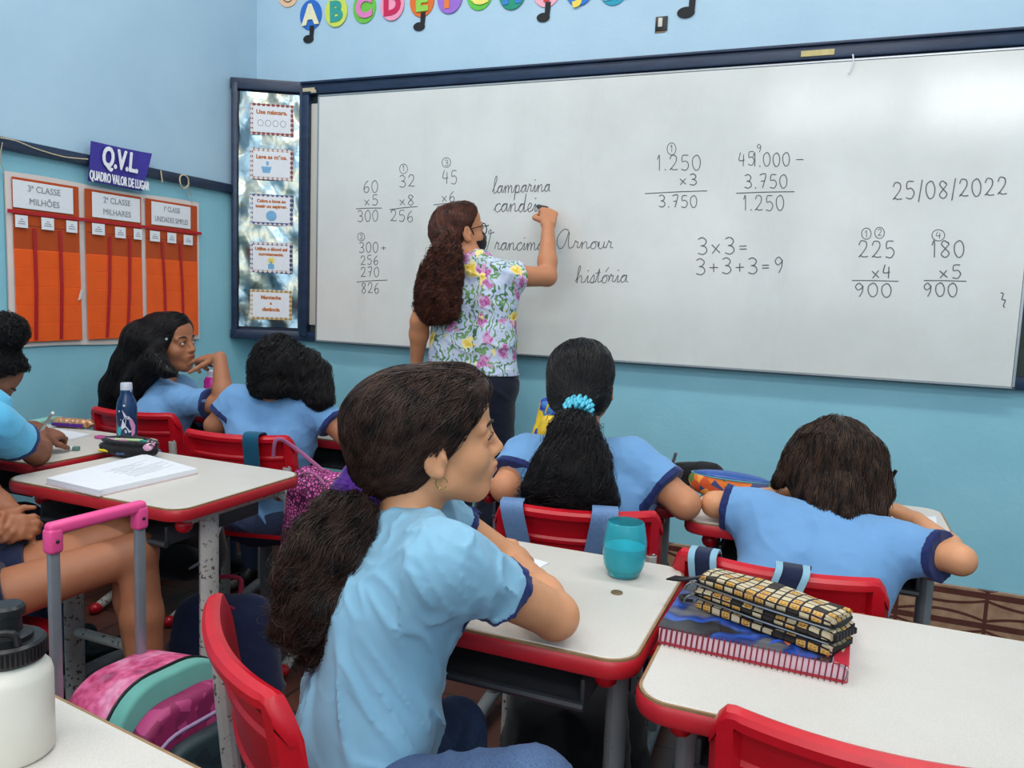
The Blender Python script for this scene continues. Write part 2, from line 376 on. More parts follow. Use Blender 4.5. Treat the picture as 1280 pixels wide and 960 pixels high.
b = B(); b.box(((X0+X1)/2, -0.006, 0.12), (X1-X0, 0.012, 0.24), 0.002, 1); struct('baseboard_front', b, MT['base'])
b = B(); b.box((X0+0.006, (Y0+Y1)/2, 0.12), (0.012, Y1-Y0-0.03, 0.24), 0.002, 1); struct('baseboard_left', b, MT['base'])
for i, (lx, ly) in enumerate(LAMPS):
    t = thing('ceiling_lamp', 'white ceiling lamp with two long tubes, %s' % ('above the left front desks', 'above the rear of the room', 'above the right front desks', 'above the left rear desks')[i], 'lamp', (lx, ly, RH), 0, 'ceiling lamps')
    b = B(); b.box((0, 0, -0.02), (1.8, 0.26, 0.04), 0.006); b.box((0, 0, -0.055), (1.8, 0.05, 0.035), 0.006); b.build('housing', MT['ceil'], t)
    for sy in (-0.07, 0.07):
        b = B(); b.tube([(-0.85, sy, -0.075), (0.85, sy, -0.075)], 0.014, 12); b.build('tube', MT['paper'], t)
# navy rail on the left wall
b = B(); y_end = -0.19; b.box((X0+0.016, (Y0+y_end)/2, 1.752), (0.032, y_end-Y0, 0.044), 0.008); struct('trim_1', b, MT['navy'], True)

# ------------------------------------------------------------------ chalkboard with the navy frame, whiteboard fixed over it
BZ = 1.015                                     # bottom of the whiteboard
t = thing('chalkboard', 'old dark green chalkboard in a chipped navy wooden frame behind the whiteboard', 'chalkboard', (0, 0, 0))
b = B(); b.box((1.55, -0.008, BZ+0.61), (3.36, 0.016, 1.2)); b.build('board_panel', MT['green'], t, False)
XR = 3.30
b = B(); b.box((1.60, -0.028, BZ+1.2375), (3.40, 0.056, 0.06), 0.008)
b.box((1.60, -0.034, BZ+1.262), (3.40, 0.068, 0.012), 0.004); b.build('frame_top', MT['navy'], t)
b = B(); b.box((1.60, -0.022, BZ+0.02), (3.40, 0.04, 0.05), 0.006); b.build('frame_bottom', MT['navy'], t)
b = B(); b.box((-0.085, -0.026, BZ+0.62), (0.05, 0.05, 1.2), 0.006); b.build('frame_side', MT['navy'], t)
b = B(); b.box((XR-0.025, -0.026, BZ+0.62), (0.05, 0.05, 1.2), 0.006); b.build('frame_side', MT['navy'], t)
b = B(); b.box((-0.02, -0.020, BZ+0.625), (0.10, 0.012, 1.09), 0.002); b.build('cream_strip', MT['cream'], t)
b = B()                                            # torn tape left on the rail
pa = at_y(1022, 66, -0.06); b.box((pa[0], -0.059, pa[2]), (0.12, 0.003, 0.022), 0.001, 1, mat=None); b.build('tape_scrap', M('masking_tape', rgb(206, 188, 130), 0.7), t)
b = B(); pa = at_y(1066, 68, -0.06); b.tube(catmull([pa, pa+V(0.004, -0.003, -0.03), pa+V(-0.008, -0.004, -0.07)], 5), 0.003, 6); b.build('tape_scrap', MT['paper'], t)
b = B(); pa = at_y(388, 112, -0.06); b.box((pa[0]-0.01, -0.06, pa[2]), (0.07, 0.004, 0.018), 0.001, 1); b.box((pa[0]+0.02, -0.062, pa[2]-0.01), (0.03, 0.004, 0.014), 0.001, 1); b.build('tape_scrap', MT['twine'], t)
# corner end of the frame, set across the corner of the room
cp0 = V(X0+0.012, -0.186); cp1 = V(-0.105, -0.02); cd = unit(cp1-cp0); cn = V(cd[1], -cd[0]); cl = np.linalg.norm(cp1-cp0); ca = math.atan2(cd[1], cd[0])
t = thing('corner_panel', 'navy framed narrow board set across the corner left of the whiteboard', 'board', (cp0[0], cp0[1], 0), ca)
b = B(); b.box((cl/2, 0.012, BZ+0.62), (cl, 0.012, 1.2)); b.build('backing', MT['navy'], t, False)
b = B(); b.box((cl/2, -0.006, BZ+1.245), (cl+0.02, 0.045, 0.055), 0.008); b.build('frame_top', MT['navy'], t)
b = B(); b.box((cl/2, -0.006, BZ+0.022), (cl+0.02, 0.045, 0.05), 0.008); b.build('frame_bottom', MT['navy'], t)
b = B(); b.box((0.012, -0.008, BZ+0.63), (0.032, 0.045, 1.24), 0.008); b.build('frame_side', MT['navy'], t)
b = B(); b.box((cl-0.008, -0.006, BZ+0.63), (0.03, 0.045, 1.24), 0.008); b.build('frame_side', MT['navy'], t)
# foil strip with five hygiene cards
foil = thing('foil_poster', 'crinkled silver foil strip with five bordered hygiene cards in the corner', 'poster', (cp0[0], cp0[1], 0), ca)
fx0, fx1 = 0.03, cl-0.02; b = B(); nx, nz = 14, 60; vs = []; fs = []
for j in range(nz+1):
    for i in range(nx+1):
        u, w = i/nx, j/nz
        vs.append((fx0+(fx1-fx0)*u, -0.012+0.0035*math.sin(9*w+5*u)+0.0025*math.sin(23*w-7*u+1)+0.002*math.sin(41*w+13*u), BZ+0.06+1.15*w))
for j in range(nz):
    for i in range(nx): fs.append((j*(nx+1)+i, j*(nx+1)+i+1, (j+1)*(nx+1)+i+1, (j+1)*(nx+1)+i))
n0 = len(vs); vs += [(x, y+0.001, z) for x, y, z in vs]; fs += [tuple(k+n0 for k in f[::-1]) for f in fs]
b.add(vs, fs); b.build('foil_sheet', MT['foil'], foil)
CARDM = {}
def border_mat(key, c1, c2):
    t = NT('card_border_'+key); t.set(Roughness=0.5)
    ck = t.n('ShaderNodeTexChecker', Color1=c1, Color2=c2, Scale=62.0); mp = t.n('ShaderNodeMapping', Rotation=(0, 0.785, 0)); t.l(t.co(), mp.inputs[0]); t.l(mp.outputs[0], ck.inputs[0]); t.col(ck.outputs[0]); return t.m
orange = M('orange_lettering', rgb(190, 104, 30), 0.6); skyb = M('sky_blue_print', rgb(120, 175, 215), 0.6); yel = M('yellow_print', rgb(238, 210, 90), 0.6)
cards = [('Use máscara.', '', 0.028, rgb(140, 62, 62)), ('Lave as mãos.', '', 0.027, rgb(136, 58, 60)), ('Cubra a boca ao', 'tossir ou espirrar.', 0.021, rgb(62, 82, 140)), ('Utilize o álcool gel', 'corretamente.', 0.021, rgb(56, 60, 118)), ('Mantenha', 'distância', 0.025, rgb(176, 140, 70))]
cys = [150, 205, 261, 320, 378]
for k, (l1, l2, ts, bc) in enumerate(cards):
    pc = at_y(339 if k < 4 else 337, cys[k], -0.11); zc = pc[2]-0.003*k; xc = (fx0+fx1)/2+0.012; w, h = 0.205, 0.150
    b = B(); b.box((xc, -0.020, zc), (w, 0.002, h)); cb = b.build('card', border_mat('brown' if k < 2 else 'blue' if k < 4 else 'gold', bc, rgb(226, 214, 208)), foil, False)
    b = B(); b.box((xc, -0.0216, zc), (w-0.026, 0.001, h-0.026)); b.build('card_face', MT['paper'], cb, False)
    def tm(z, x=0.0): return frame((xc+x, -0.0224, z), (1, 0, 0), (0, 0, 1), (0, -1, 0))
    if k == 4:
        text_mesh('lettering', 'Mantenha', orange, tm(zc+0.036), ts, cb, 0.0012, 0.0003); text_mesh('lettering', 'a', orange, tm(zc+0.008), 0.022, cb, 0.001, 0.0003); text_mesh('lettering', l2, orange, tm(zc-0.024), ts, cb, 0.0012, 0.0003)
    else:
        text_mesh('lettering', l1, orange, tm(zc+(0.034 if not l2 else 0.042)), ts, cb, 0.0012, 0.0003)
        if l2: text_mesh('lettering', l2, orange, tm(zc+0.016), ts, cb, 0.0012, 0.0003)
    if k == 0:
        bb = B()
        for q_ in range(4): bb.tube([tuple(tm(zc-0.018, -0.054+0.036*q_) @ Vector((0.013*math.cos(a*PI/10), 0.015*math.sin(a*PI/10), 0))) for a in range(21)], 0.0009, 5)
        bb.build('printed_rings', MT['inkblk'], cb)
    bb = B()                                        # plain printed marks: basin and drops, cup, gel bottle
    if k == 1: bb.prism([(-0.022, -0.03), (0.012, -0.03), (0.02, 0.0), (-0.03, 0.0)], -0.0003, 0.0003, 0, tm(zc-0.012, -0.02)); bb.prism(rrect(0.012, 0.02, 0.005), -0.0003, 0.0003, 0, tm(zc+0.004, -0.02))
    if k == 2: bb.prism([(0.026*math.cos(a*PI/12), 0.026*math.sin(a*PI/12)) for a in range(24)], -0.0003, 0.0003, 0, tm(zc-0.03, 0.0))
    if k == 3: bb.prism(rrect(0.03, 0.026, 0.004), -0.0003, 0.0003, 0, tm(zc-0.044)); bb.prism(rrect(0.01, 0.014, 0.003), -0.0003, 0.0003, 0, tm(zc-0.024))
    if bb.v: bb.build('printed_mark', skyb, cb, False)
    if k == 3: bb = B(); bb.prism([((0.024 if a % 2 else 0.012)*math.cos(a*PI/8), (0.024 if a % 2 else 0.012)*math.sin(a*PI/8)) for a in range(16)], -0.0002, 0.0002, 0, tm(zc-0.016)); bb.build('printed_mark', yel, cb, False)
# whiteboard
wb = thing('whiteboard', 'long white classroom whiteboard covered in handwritten sums and words', 'whiteboard', (0, 0, BZ))
b = B(); b.box((1.517, -0.047, 0.6), (3.034, 0.022, 1.2), 0.002, 1); b.build('panel', MT['board'], wb, False)
b = B()
for zz in (0.004, 1.196): b.box((1.517, -0.047, zz), (3.038, 0.027, 0.010), 0.002, 1)
b.box((0.004, -0.047, 0.6), (0.010, 0.027, 1.2), 0.002, 1); b.box((3.030, -0.047, 0.6), (0.012, 0.027, 1.2), 0.002, 1)
b.build('edge_trim', MT['alu'], wb, False)
WBY = -0.0585
# handwriting: every figure is a set of pen strokes in a unit box (x right, y up)
G = {
 '0': [[(.5, 1), (.12, .8), (.08, .35), (.4, 0), (.8, .15), (.92, .6), (.7, .95), (.45, 1)]],
 '1': [[(.15, .72), (.5, 1), (.5, 0)]], '2': [[(.1, .75), (.3, 1), (.75, .95), (.8, .65), (.45, .3), (.08, .04), (.25, .12), (.5, .05), (.95, .08)]],
 '3': [[(.1, .9), (.5, 1), (.85, .8), (.65, .55), (.35, .52), (.75, .45), (.9, .2), (.55, 0), (.08, .08)]],
 '4': [[(.3, 1), (.1, .42), (.85, .45)], [(.72, .85), (.66, 0)]], '5': [[(.85, 1), (.25, .98), (.2, .58), (.6, .62), (.9, .35), (.6, .02), (.1, .08)]],
 '6': [[(.75, 1), (.3, .7), (.12, .25), (.45, 0), (.85, .18), (.72, .48), (.3, .42), (.15, .22)]], '7': [[(.1, .95), (.85, 1), (.45, 0)], [(.25, .5), (.75, .52)]],
 '8': [[(.75, .85), (.4, 1), (.15, .8), (.45, .55), (.85, .25), (.5, 0), (.12, .2), (.5, .52), (.82, .78), (.7, .92)]],
 '9': [[(.82, .75), (.5, 1), (.15, .75), (.4, .5), (.8, .7), (.82, .8), (.78, .4), (.5, 0)]],
 'x': [[(.1, .7), (.85, .1)], [(.8, .75), (.15, .05)]], '+': [[(.5, .8), (.5, .15)], [(.1, .48), (.9, .5)]], '=': [[(.15, .58), (.8, .6)], [(.15, .36), (.8, .38)]],
 '-': [[(.1, .5), (.9, .52)]], '.': [[(.4, .0), (.5, .06), (.55, 0)]], '/': [[(.2, -.15), (.8, 1.1)]], '}': [[(.2, 1), (.6, .95), (.4, .55), (.9, .5), (.6, .1), (.85, 0)]]}
def stroke(bld, pts_px, r, smooth=True):
    P = [at_y(u, v, WBY) for u, v in pts_px]
    if smooth and len(P) > 2: P = catmull(P, 4)
    bld.tube([p - V(0, 0, BZ) for p in P], r, 5)
def write_line(bld, s, x0, yt, x1, yb, r=0.0017, slope=0.0):
    ws = [0.45 if c == '.' else 0.6 if c in '1/' else 1.0 for c in s]; tot = sum(ws); x = x0
    for c, w in zip(s, ws):
        cw = (x1-x0)*w/tot; dy = slope*(x-x0); jit = random.uniform(-0.6, 0.6)
        hgt = (yb-yt)*(0.8 if c in 'x+=-' else 1.0)
        for st in G[c]: stroke(bld, [(x+cw*(0.08+0.80*a), yb+dy+jit-hgt*h) for a, h in st], r)
        x += cw
def circle_px(bld, cx, cy, rx, ry, r=0.0014): stroke(bld, [(cx+rx*math.cos(a*PI/5), cy+ry*math.sin(a*PI/5)) for a in range(11)], r)
def sum_part(lines, rules=(), rings=()):
    bl = B()
    for l in lines: write_line(bl, *l)
    for (a, c, d, e) in rules: stroke(bl, [(a, c), ((a+d)/2, (c+e)/2-0.4), (d, e)], 0.0017)
    for (cx, cy, rx, ry, ch) in rings: circle_px(bl, cx, cy, rx, ry); write_line(bl, ch, cx-rx*.5, cy-ry*.6, cx+rx*.6, cy+ry*.6, 0.0012)
    bl.build('handwriting', MT['ink'], wb)
sum_part([('60', 453, 226, 474, 241), ('x5', 454, 244, 474, 257), ('300', 446, 263, 474, 277)], [(445, 261, 477, 260)])
sum_part([('32', 498, 219, 520, 234), ('x8', 498, 244, 519, 257), ('256', 487, 263, 518, 277)], [(487, 262, 522, 258)], [(504.5, 211, 5, 6, '1')])
sum_part([('45', 552, 213, 573, 230), ('x6', 551, 239, 570, 252), ('270', 544, 258, 574, 272)], [(542, 256, 577, 253)], [(558, 203, 5.5, 6, '3')])
sum_part([('300', 448, 303, 474, 316), ('+', 475, 304, 484, 314), ('256', 450, 319.5, 474, 331), ('270', 450, 334, 475, 346), ('826', 451, 354, 475, 367)], [(446, 352.5, 484, 350)], [(451.5, 296, 4.5, 5, '2')])
sum_part([('1.250', 820, 194, 878, 213, 0.0019), ('x3', 848, 217, 873, 231, 0.0019), ('3.750', 822, 244, 873, 259, 0.0019)], [(806, 242, 884, 238.5)], [(839.5, 186, 5.5, 7.5, '1')])
sum_part([('45', 922, 190, 945, 207), ('1.000', 940, 191, 989, 208, 0.0019), ('9', 945, 180, 953, 190, 0.0014), ('-', 993, 192, 1007, 204), ('3.750', 929, 218, 986, 235, 0.0019), ('1.250', 928, 244, 982, 263, 0.0019)], [(920, 241.5, 993, 239.5)])
sum_part([('25/08/2022', 1114, 228, 1261, 250, 0.0021, -0.045)])
sum_part([('3x3=', 870, 297, 938, 318, 0.0020), ('3+3+3=9', 868, 323, 982, 343, 0.0020, -0.02)])
sum_part([('225', 1071, 301, 1121, 322, 0.0020), ('x4', 1088, 331, 1116, 348, 0.0020), ('900', 1066, 354, 1117, 371, 0.0020)], [(1065, 350.6, 1123, 351.6)], [(1083, 292, 6, 7, '1'), (1099.5, 291, 6, 7, '2')])
sum_part([('180', 1163, 301, 1208, 322, 0.0020), ('x5', 1172, 331, 1204, 348, 0.0020), ('900', 1152, 354, 1199, 371, 0.0020)], [(1155, 350.6, 1208, 351.6)], [(1173, 294, 8, 7, '4')])
sum_part([('}', 1248, 366, 1259, 384, 0.0018)])
# joined-up words: letters as strokes, x in letter widths, y in x-heights above the base line
LT = {
 'a': (1.0, [(0, .2), (.3, .75), (.7, .95), (.75, .9), (.35, .95), (.12, .5), (.3, .05), (.6, .3), (.75, .95), (.75, .2), (1, .15)]),
 'c': (.8, [(0, .2), (.3, .8), (.6, 1), (.7, .8), (.6, 1), (.2, .75), (.2, .2), (.5, 0), (.8, .25)]),
 'd': (1.05, [(0, .2), (.35, .8), (.65, .9), (.3, .9), (.12, .4), (.35, .02), (.65, .4), (.8, 2.1), (.76, .2), (1.05, .15)]),
 'e': (.75, [(0, .2), (.45, .5), (.55, .9), (.3, 1), (.15, .5), (.35, .02), (.75, .25)]),
 'i': (.55, [(0, .2), (.3, .95), (.3, .1), (.55, .2)]), 'l': (.65, [(0, .2), (.45, 1.6), (.35, 2.2), (.18, 1.7), (.22, .3), (.4, .02), (.65, .25)]),
 'm': (1.5, [(0, .3), (.2, .95), (.25, .02), (.3, .6), (.55, .98), (.68, .7), (.68, .02), (.75, .6), (1.0, .98), (1.15, .7), (1.18, .1), (1.5, .2)]),
 'n': (1.1, [(0, .3), (.2, .95), (.25, .02), (.3, .6), (.6, .98), (.75, .7), (.78, .1), (1.1, .2)]),
 'o': (.9, [(0, .2), (.4, .95), (.15, .6), (.25, .05), (.6, .1), (.7, .6), (.45, .95), (.9, .85)]),
 'p': (1.0, [(0, .3), (.25, 1), (.22, -.9), (.28, .6), (.6, .98), (.78, .5), (.5, .02), (.28, .2), (.6, .0), (1.0, .2)]),
 'r': (.75, [(0, .2), (.2, 1.1), (.3, .85), (.5, .9), (.45, .2), (.75, .2)]), 's': (.7, [(0, .2), (.4, 1.05), (.5, .5), (.35, .0), (.1, .15), (.4, .05), (.7, .25)]),
 't': (.6, [(0, .2), (.3, 1.8), (.26, .2), (.6, .2)]), 'u': (1.0, [(0, .3), (.15, .95), (.15, .2), (.4, .02), (.65, .4), (.7, .95), (.72, .15), (1.0, .25)]),
 'h': (1.1, [(0, .2), (.4, 1.7), (.3, 2.2), (.18, 1.7), (.18, .02), (.25, .6), (.55, .95), (.7, .6), (.72, .1), (1.1, .2)]),
 'F': (1.4, [(-.1, .2), (.1, .0), (.4, .3), (.65, 2.2), (.55, 2.6), (.3, 2.3), (.5, 2.1), (1.1, 2.3)]), 'A': (1.9, [(1.2, 2.4), (.7, 2.6), (.15, 1.9), (.0, .9), (.4, .05), (.9, .5), (1.25, 2.3), (1.3, .9), (1.5, .1), (1.9, .3)])}
def word(s, x0, base, x1, xh, slope=0.0, extra=()):
    tot = sum(LT[c][0] for c in s); k = (x1-x0)/tot; x = x0; pts = []; bl = B()
    for c in s:
        w, q = LT[c]; pts += [(x+a*k+ (h*xh*0.12), base+slope*(x+a*k-x0)-h*xh) for a, h in q]
        if c == 'F' or c == 'A': stroke(bl, pts, 0.0017); pts = []
        if c == 'i': stroke(bl, [(x+.35*k, base-1.5*xh+slope*(x-x0)), (x+.42*k, base-1.6*xh+slope*(x-x0)), (x+.5*k, base-1.55*xh+slope*(x-x0))], 0.0015)
        if c == 't': stroke(bl, [(x+.0*k, base-1.25*xh), (x+.6*k, base-1.35*xh)], 0.0015)
        x += w*k
    stroke(bl, pts, 0.0017)
    for e in extra: stroke(bl, e, 0.0015)
    bl.build('handwriting', MT['ink'], wb)
word('lamparina', 615, 242, 688, 10, -0.03); word('candei', 617, 265, 671, 11)
word('Francima', 605, 313, 680, 10); word('Arnour', 695, 311, 766, 9.5); word('historia', 719, 354, 785, 10, -0.01, [[(757, 340), (761, 334)]])
# ------------------------------------------------------------------ things on the walls
def wall_x(u, v, off=0.0): return at_x(u, v, X0+off)
def quad_sheet(bld, c4, th, mi=0):
    """thin sheet through four corner points (in order)"""
    P = [np.asarray(p, float) for p in c4]; n = unit(np.cross(P[1]-P[0], P[3]-P[0]))*th/2
    bld.add([p+n for p in P]+[p-n for p in P], [(0, 1, 2, 3), (7, 6, 5, 4), (0, 4, 5, 1), (1, 5, 6, 2), (2, 6, 7, 3), (3, 7, 4, 0)], mi)
felt_o = mat_cloth('orange_felt', rgb(240, 92, 24), 0.06); felt_b = mat_cloth('rust_felt', rgb(184, 74, 26), 0.06); tape_r = M('red_tape', rgb(176, 16, 28), 0.5); seam = mat_cloth('white_seam', rgb(226, 214, 208), 0.03)
greytext = M('grey_print', rgb(140, 142, 148), 0.6)
ch = thing('place_value_chart', 'orange felt pocket chart of three columns with red tapes on the left wall', 'chart', (X0+0.004, -0.89, BZ))
cy = lambda u, v: wall_x(u, v)[1]+0.89
def yz(zx, zy): p = wall_x(zx/3.427, zy/3.427+160); return p[1]+0.89, p[2]-BZ
ya, yb_ = -0.475, 0.475; d1, d2 = yz(342, 560)[0], yz(604, 600)[0]
b = B(); nx, nz = 24, 10; vs = []
for j in range(nz+1):
    for i in range(nx+1):
        u, w = i/nx, j/nz; vs.append((0.006+0.003*math.sin(7*u+2)*math.sin(3*w), ya+(yb_-ya)*u, 0.642*w+0.004*math.sin(9*u)))
n0 = len(vs); vs += [(x-0.005, y, z) for x, y, z in vs]; fs = []
for j in range(nz):
    for i in range(nx):
        f = (j*(nx+1)+i, j*(nx+1)+i+1, (j+1)*(nx+1)+i+1, (j+1)*(nx+1)+i); fs += [f, tuple(k+n0 for k in f[::-1])]
b.add(vs, fs); b.build('backing', seam, ch)
for (a, c) in ((ya+0.022, d1-0.014), (d1+0.014, d2-0.012), (d2+0.012, yb_-0.02)):
    b = B(); b.box((0.013, (a+c)/2, 0.54), (0.004, c-a, 0.172), 0.0015, 1); b.build('header_panel', felt_b, ch)
    b = B(); b.box((0.013, (a+c)/2, 0.408), (0.004, c-a, 0.09), 0.0015, 1); b.build('header_panel', felt_b, ch)
    for k in range(5):                             # five pocket rows, each overlapping the one below
        z1 = 0.366-0.069*k; b = B(); b.box((0.0145+0.0007*k, (a+c)/2, z1-0.034), (0.004, c-a, 0.069), 0.0015, 1); b.build('pocket', felt_o, ch)
b = B(); b.box((0.019, 0.0, yz(420, 402)[1]), (0.003, 0.955, 0.014), 0.001, 1); b.build('red_tape', tape_r, ch)
for (u, v, u2, v2) in ((126, 380, 134, 905), (237, 390, 243, 905), (452, 415, 440, 895), (537, 425, 528, 890), (677, 440, 691, 850), (753, 450, 768, 850)):
    p, q = yz(u, v), yz(u2, v2); mid = ((p[0]+q[0])/2+0.004, 0.23)
    b = B(); b.strip([(0.0215, p[0], 0.448), (0.0225, mid[0], mid[1]), (0.0225, q[0], 0.03)], (0, 1, 0), 0.014, 0.0015); b.build('red_tape', tape_r, ch)
for (u, v, u2, v2, t1, t2, xs_) in ((38, 232, 295, 362, '3ª CLASSE', 'MILHÕES', 1.0), (378, 285, 583, 402, '2ª CLASSE', 'MILHARES', 1.0), (633, 330, 800, 430, '1ª CLASSE', 'UNIDADES SIMPLES', 0.72)):
    a, c = yz(u, (v+v2)/2)[0], yz(u2, (v+v2)/2)[0]
    b = B(); b.box((0.018, (a+c)/2, 0.566), (0.003, c-a, 0.100), 0.0008, 1); lb = b.build('header_label', MT['paper'], ch, False)
    for tx, zz in ((t1, 0.590), (t2, 0.543)): text_mesh('lettering', tx, greytext, frame((0.0203, (a+c)/2, zz), (0, 1, 0), (0, 0, 1), (1, 0, 0)), 0.033, lb, 0.0, 0.0004, xs=xs_*0.95)
for (u, v, u2, v2) in ((42, 372, 98, 428), (155, 384, 210, 438), (262, 396, 310, 450), (373, 405, 428, 462), (472, 422, 518, 474), (552, 430, 588, 480), (622, 440, 665, 487), (697, 448, 735, 494), (767, 458, 806, 502)):
    p, q = yz(u, v), yz(u2, v2); b = B(); b.box((0.0235, (p[0]+q[0])/2, (p[1]+q[1])/2), (0.002, q[0]-p[0], 0.045), 0.0005, 1); cb = b.build('small_label', MT['paper'], ch, False)
    b = B()
    for k, zz in enumerate((0.008, 0.0, -0.008)): b.box((0.0247, (p[0]+q[0])/2, (p[1]+q[1])/2+zz), (0.0005, (q[0]-p[0])*(0.2, 0.5, 0.6)[k], 0.003))
    b.build('printed_lines', greytext, cb, False)
b = B(); p, q = yz(318, 735), yz(330, 690); b.strip([(0.024, p[0], p[1]), (0.024, q[0], q[1])], (0, 1, 0.3), 0.012, 0.002); b.build('paper_strip', MT['cream'], ch)
# blue banner over the rail
c4 = [wall_x(113, 176, 0.036), wall_x(187, 192, 0.036), wall_x(178, 239, 0.038), wall_x(110, 226, 0.036)]
sg = thing('value_banner', 'purple blue paper banner with white letters hung over the navy rail', 'banner', c4[3])
b = B(); n = 14; vs = []
for j in range(n+1):
    for i in range(n+1):
        u, w = i/n, j/n; p = (c4[3]*(1-u)+c4[2]*u)*(1-w)+(c4[0]*(1-u)+c4[1]*u)*w
        vs.append(p-c4[3]+V(0.004*math.sin(6*u+2*w)+0.010*max(0, u-0.85)/0.15*w, 0, 0))
fs = [(j*(n+1)+i, j*(n+1)+i+1, (j+1)*(n+1)+i+1, (j+1)*(n+1)+i) for j in range(n) for i in range(n)]; n0 = len(vs)
b.add(vs+[p-V(0.002, 0, 0) for p in vs], fs+[tuple(k+n0 for k in f[::-1]) for f in fs]); b.build('sheet', M('violet_blue_card', rgb(58, 48, 150), 0.55), sg)
tilt = unit(c4[2]-c4[3]); e_y = unit(V(0, 0, 1)-tilt*tilt[2]); mid = (c4[0]+c4[1]+c4[2]+c4[3])/4-c4[3]
whl = M('white_lettering', rgb(240, 240, 246), 0.5)
text_mesh('lettering', 'Q.V.L.', whl, frame(mid+e_y*0.024+V(0.009, 0, 0), tilt, e_y, (1, 0, 0)), 0.112, sg, 0.0, 0.0006, xs=0.62, shear=0.15, fat=.0034)
text_mesh('lettering', 'QUADRO VALOR DE LUGAR', whl, frame(mid-e_y*0.058+tilt*0.002+V(0.008, 0, 0), tilt, e_y, (1, 0, 0)), 0.052, sg, 0.0, 0.0006, xs=0.44, fat=.0013)
# twine that the chart hangs from
tw = B(); tw.tube(catmull([wall_x(0, 172, 0.04), wall_x(20, 176, 0.045), wall_x(45, 186, 0.04), wall_x(80, 196, 0.04), wall_x(110, 199, 0.04)], 5), 0.0025, 6)
tw.tube(catmull([wall_x(3, 178, 0.038), wall_x(0, 200, 0.02), wall_x(5, 213, 0.012)], 4), 0.002, 6)
tw.tube(catmull([wall_x(201, 213, 0.037), wall_x(203, 228, 0.037)], 3), 0.003, 6)
ring_c = wall_x(230, 227, 0.036); tw.tube([ring_c+V(0.003*math.sin(k), 0.027*math.cos(k*PI/7), 0.03*math.sin(k*PI/7)) for k in range(15)], 0.0035, 6)
tw.tube(catmull([wall_x(236, 233, 0.036), wall_x(239, 245, 0.02), wall_x(240, 254, 0.012)], 4), 0.002, 6)
tag(tw.build('twine', MT['twine']), 'pale knotted twine looped along the navy rail above the orange chart', 'twine')
# alphabet of paper discs
disc_cols = [((40, 110, 200), (244, 236, 196), 'A'), ((214, 226, 96), (50, 160, 150), 'B'), ((110, 196, 70), (232, 130, 190), 'C'), ((250, 160, 190), (206, 30, 86), 'D'), ((236, 112, 40), (150, 210, 80), 'E'), ((160, 110, 210), (240, 130, 50), 'F'),
             ((100, 200, 70), (250, 230, 120), 'G'), ((26, 150, 120), (60, 130, 210), 'H'), ((250, 176, 190), (230, 60, 50), 'I'), ((40, 120, 210), (250, 220, 90), 'J'), ((40, 160, 190), (250, 250, 240), 'K')]
dx = [389, 421, 456, 491, 528, 563, 600, 641, 684, 725, 768]; dbot = [40, 36, 31, 27.5, 22.5, 18, 13.5, 12.5, 9, 7, 6]
names = ['blue', 'yellow green', 'green', 'light pink', 'orange', 'lilac', 'bright green', 'teal green', 'pale pink', 'royal blue', 'cyan']
notem = M('black_foam', rgb(24, 24, 28), 0.7)
def disc(bld, c, rx, rz, th, y0): bld.prism([(rx*math.cos(a*PI/20), rz*math.sin(a*PI/20)) for a in range(40)], 0, th, 0, frame((c[0], y0, c[2]), (1, 0, 0), (0, 0, 1), (0, -1, 0)), 0.001, 1)
for k, ((bc, lc, chh), u, vb) in enumerate(zip(disc_cols, dx, dbot)):
    c = at_y(u, vb-21, 0.0); nm = 'alphabet_disc'
    t = thing(nm, '%s foam disc with the letter %s in the paper alphabet above the board' % (names[k], chh), 'letter', (c[0], 0, c[2]), 0, 'alphabet discs above the whiteboard')
    b = B(); disc(b, V(0, 0, 0), 0.064, 0.072, 0.004, -0.001-0.0025*(k % 2)); b.build('disc', M('foam_%d' % k, rgb(*bc), 0.7, 0.04), t)
    text_mesh('letter', chh, M('foam_letter_%d' % k, rgb(*lc), 0.7, 0.04), frame((0, -0.0085, -0.004), (1, 0, 0.03), (-0.03, 0, 1), (0, -1, 0)), 0.125, t, 0.007, 0.0018)
    if k in (0, 4, 8):
        b = B(); m = frame((0.0, -0.002, -0.071), (1, 0, 0), (0, 0, 1), (0, -1, 0)); b.prism([(-0.004, 0.02), (-0.006, -0.05), (0.014, -0.05), (0.022, 0.02)], 0, 0.004, 0, m)
        b.prism([(-0.012+0.030*math.cos(a*PI/12), -0.042+0.019*math.sin(a*PI/12)) for a in range(24)], 0.0002, 0.0042, 0, m); b.build('note_foot', notem, t)
c = at_y(361, -7, 0.0)
t = thing('smiling_face_disc', 'peach foam disc with a smiling mouth at the start of the alphabet', 'face', (c[0], 0, c[2])); b = B(); disc(b, V(0, 0, 0), 0.062, 0.062, 0.004, -0.001); b.build('disc', M('foam_peach', rgb(246, 200, 160), 0.7, 0.04), t)
b = B(); b.tube(catmull([(-0.03, -0.006, -0.022), (-0.01, -0.006, -0.036), (0.012, -0.006, -0.036), (0.032, -0.006, -0.02)], 5), 0.002, 6)
for sx in (-1, 1): b.tube(catmull([(sx*0.03, -0.006, 0.01), (sx*0.024, -0.006, 0.02), (sx*0.016, -0.006, 0.01)], 4), 0.002, 6)
b.build('face_lines', notem, t)
c = at_y(858, 9, 0.0); b = B(); m = frame((c[0], -0.002, c[2]), (1, 0, 0), (0, 0, 1), (0, -1, 0)); b.prism([(0.012, 0.09), (0.010, -0.03), (0.034, -0.03), (0.04, 0.09)], 0, 0.004, 0, m)
